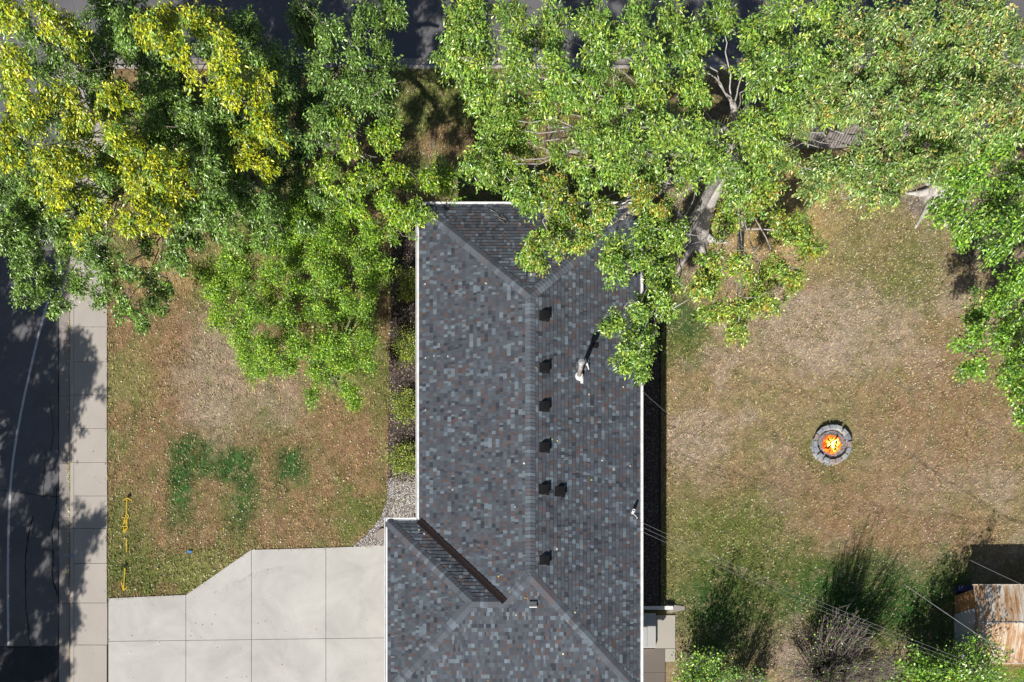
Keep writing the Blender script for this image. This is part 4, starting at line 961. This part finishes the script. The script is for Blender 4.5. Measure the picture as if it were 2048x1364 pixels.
# trees standing outside the frame to the left whose shade covers the street
def off_tree(name, lab, base, fork, shadow, z, r, pal='green'):
    lob = []
    for (sx, sy) in shadow:
        zz = z+rng.uniform(-1.2, 1.2); k = zz*1.28*50; gx, gy = sx-.371*k, sy+.928*k; s = 1-zz/H
        lob.append((1024+(gx-1024)/s, 1515+(gy-1515)/s, zz, r*rng.uniform(.8, 1.25), pal))
    tree(name, lab, 'tree', at(*base), fork, .3, lob, BARK, LEAF, 'street trees west of the road', size=.2, per=14, groups=7, sprays=13, cl=7)
off_tree('street_tree', 'tall street tree standing west of the road near the white line', (-260, 1230), (.3, 0, 3.6),
    [(20, 520), (60, 580), (0, 640), (30, 720), (-40, 700), (-20, 820), (40, 870), (20, 930), (105, 765), (165, 745), (130, 830), (-60, 900), (90, 610), (70, 800), (150, 700), (-60, 560), (-60, 1000), (40, 800), (70, 690), (-20, 600), (100, 860), (50, 950), (0, 760), (110, 540), (30, 450)], 8, 1.0)
off_tree('street_tree', 'tall street tree standing west of the road near the dark patch', (-300, 1700), (.3, 0, 3.6),
    [(60, 990), (20, 1050), (100, 1010), (160, 1060), (185, 1045), (120, 1090), (60, 1120), (150, 1150), (100, 1180), (10, 1150), (60, 1210), (20, 1260), (100, 1260), (60, 1330), (120, 1370), (10, 1360), (-50, 1100), (-50, 1250), (90, 1420), (-50, 1380), (140, 1230), (60, 1160), (20, 1100), (40, 1310), (80, 1050), (100, 1320), (30, 1200), (60, 1400)], 8, .8)

# ------------------------------------------------------------------ shrubs
def shrub(name, lab, c, r, h, pal, n_stem, leaves, size, leafm=LEAF, grp=None, wr=.55, stemr=.012, spread=.05, flowers=0, bend=.3, stemmat=None):
    c = Vector(c); root = empty(name, c); tag(root, lab, 'shrub', grp); st = MB(); C0, OUT = [], []
    for k in range(n_stem):
        a = rng.uniform(0, 6.28); e = math.sqrt(rng.random())*r*(.85+.2*math.sin(a*4+r*9)); hh = h*(1-.45*(e/r)**2)*rng.uniform(.5, 1.12)*(.8+.3*math.sin(a*3+h*5))
        b = c+Vector((math.cos(a)*e*.2, math.sin(a)*e*.2, -.02)); t = c+Vector((math.cos(a)*e, math.sin(a)*e, hh))
        m_ = b.lerp(t, .5)+Vector((rng.normal(0, bend*.2), rng.normal(0, bend*.2), h*.1)); P_ = bez(b, m_, t, 5); st.tube(P_, list(np.linspace(stemr, stemr*.3, 5)), 4, False)
        for j in range(4):
            q = P_[2].lerp(P_[4], rng.random()); w_ = q+Vector((rng.normal(0, .2), rng.normal(0, .2), rng.uniform(.0, .4)))*1.; st.tube([q, w_], [stemr*.4, stemr*.15], 3, False)
            C0.append(tuple(w_)); OUT.append((math.cos(a), math.sin(a), .2))
        for p in P_[2:]: C0.append(tuple(p)); OUT.append((math.cos(a), math.sin(a), .2))
    st.build('stems', stemmat or TWIGM, root)
    C0, OUT = np.array(C0), np.array(OUT)
    per = max(1, leaves//len(C0)); sel = rng.random(len(C0)) < min(1, leaves/len(C0)); C0, OUT = C0[sel], OUT[sel]
    V_, C_ = make_leaves(C0, OUT, per, size, [pal]*len(C0), spread, -.1, wr); n = len(V_)//4
    np_mesh('foliage', V_, (LF[None]+np.arange(n)[:, None, None]*4).reshape(-1, 3), leafm, C_, root)
    for k in range(flowers):
        i = rng.integers(len(C0)); p = Vector(C0[i])+Vector((rng.normal(0, .05), rng.normal(0, .05), .08)); f = MB()
        for j in range(5):
            a = j*1.2566; f.poly([p, p+Vector((math.cos(a-.5)*.045, math.sin(a-.5)*.045, .012)), p+Vector((math.cos(a)*.06, math.sin(a)*.06, .01)), p+Vector((math.cos(a+.5)*.045, math.sin(a+.5)*.045, .012))])
        f.build('flower', FLOW, root)
    return root
FLOW = simple('lilac_petal', (.55, .42, .7), .6, var=.1)
G = 'small shrubs in the mulch bed'
for (x, y, r, lab) in ((818, 572, .55, 'yellow green shrub in the mulch, northernmost of the row'), (818, 692, .58, 'yellow green shrub in the mulch, second from the north'),
                       (812, 812, .62, 'yellow green shrub in the mulch, third from the north'), (812, 914, .6, 'yellow green shrub in the mulch beside the gravel')):
    shrub('foundation_shrub', lab, at(x+2, y+12), r, .85, 'shrub', 80, 3600, .06, grp=G, spread=.07)
PURP = simple('purple_grey_stems', (.20, .165, .15), .9, var=.45)
shrub('twiggy_shrub', 'large nearly bare grey twiggy shrub at the bottom right', at(1650, 1345), 2.2, 4.3, 'bright', 620, 1600, .08, stemr=.02, stemmat=PURP, bend=1.5)
shrub('leafy_shrub', 'green leafy shrub beside the path below the landing', at(1392, 1372), 1.2, 4.2, 'bright', 150, 5500, .09, spread=.1)
shrub('leafy_shrub', 'thin greyish shrub between the leafy and the bare shrub', at(1466, 1380), .9, 3.8, 'green', 70, 1000, .07, stemmat=PURP)
shrub('leafy_shrub', 'small low green shrub at the bottom edge', at(1500, 1380), .5, 2.0, 'bright', 40, 1500, .07)
shrub('flowering_shrub', 'green shrub with lilac flowers in front of the shed', at(1848, 1374), 1.8, 4.7, 'bright', 230, 13000, .11, spread=.13, flowers=18)
shrub('leafy_shrub', 'low light green shrub between the bare and the flowering shrub', at(1775, 1385), 1.1, 1.3, 'bright', 70, 1800, .08, spread=.1)
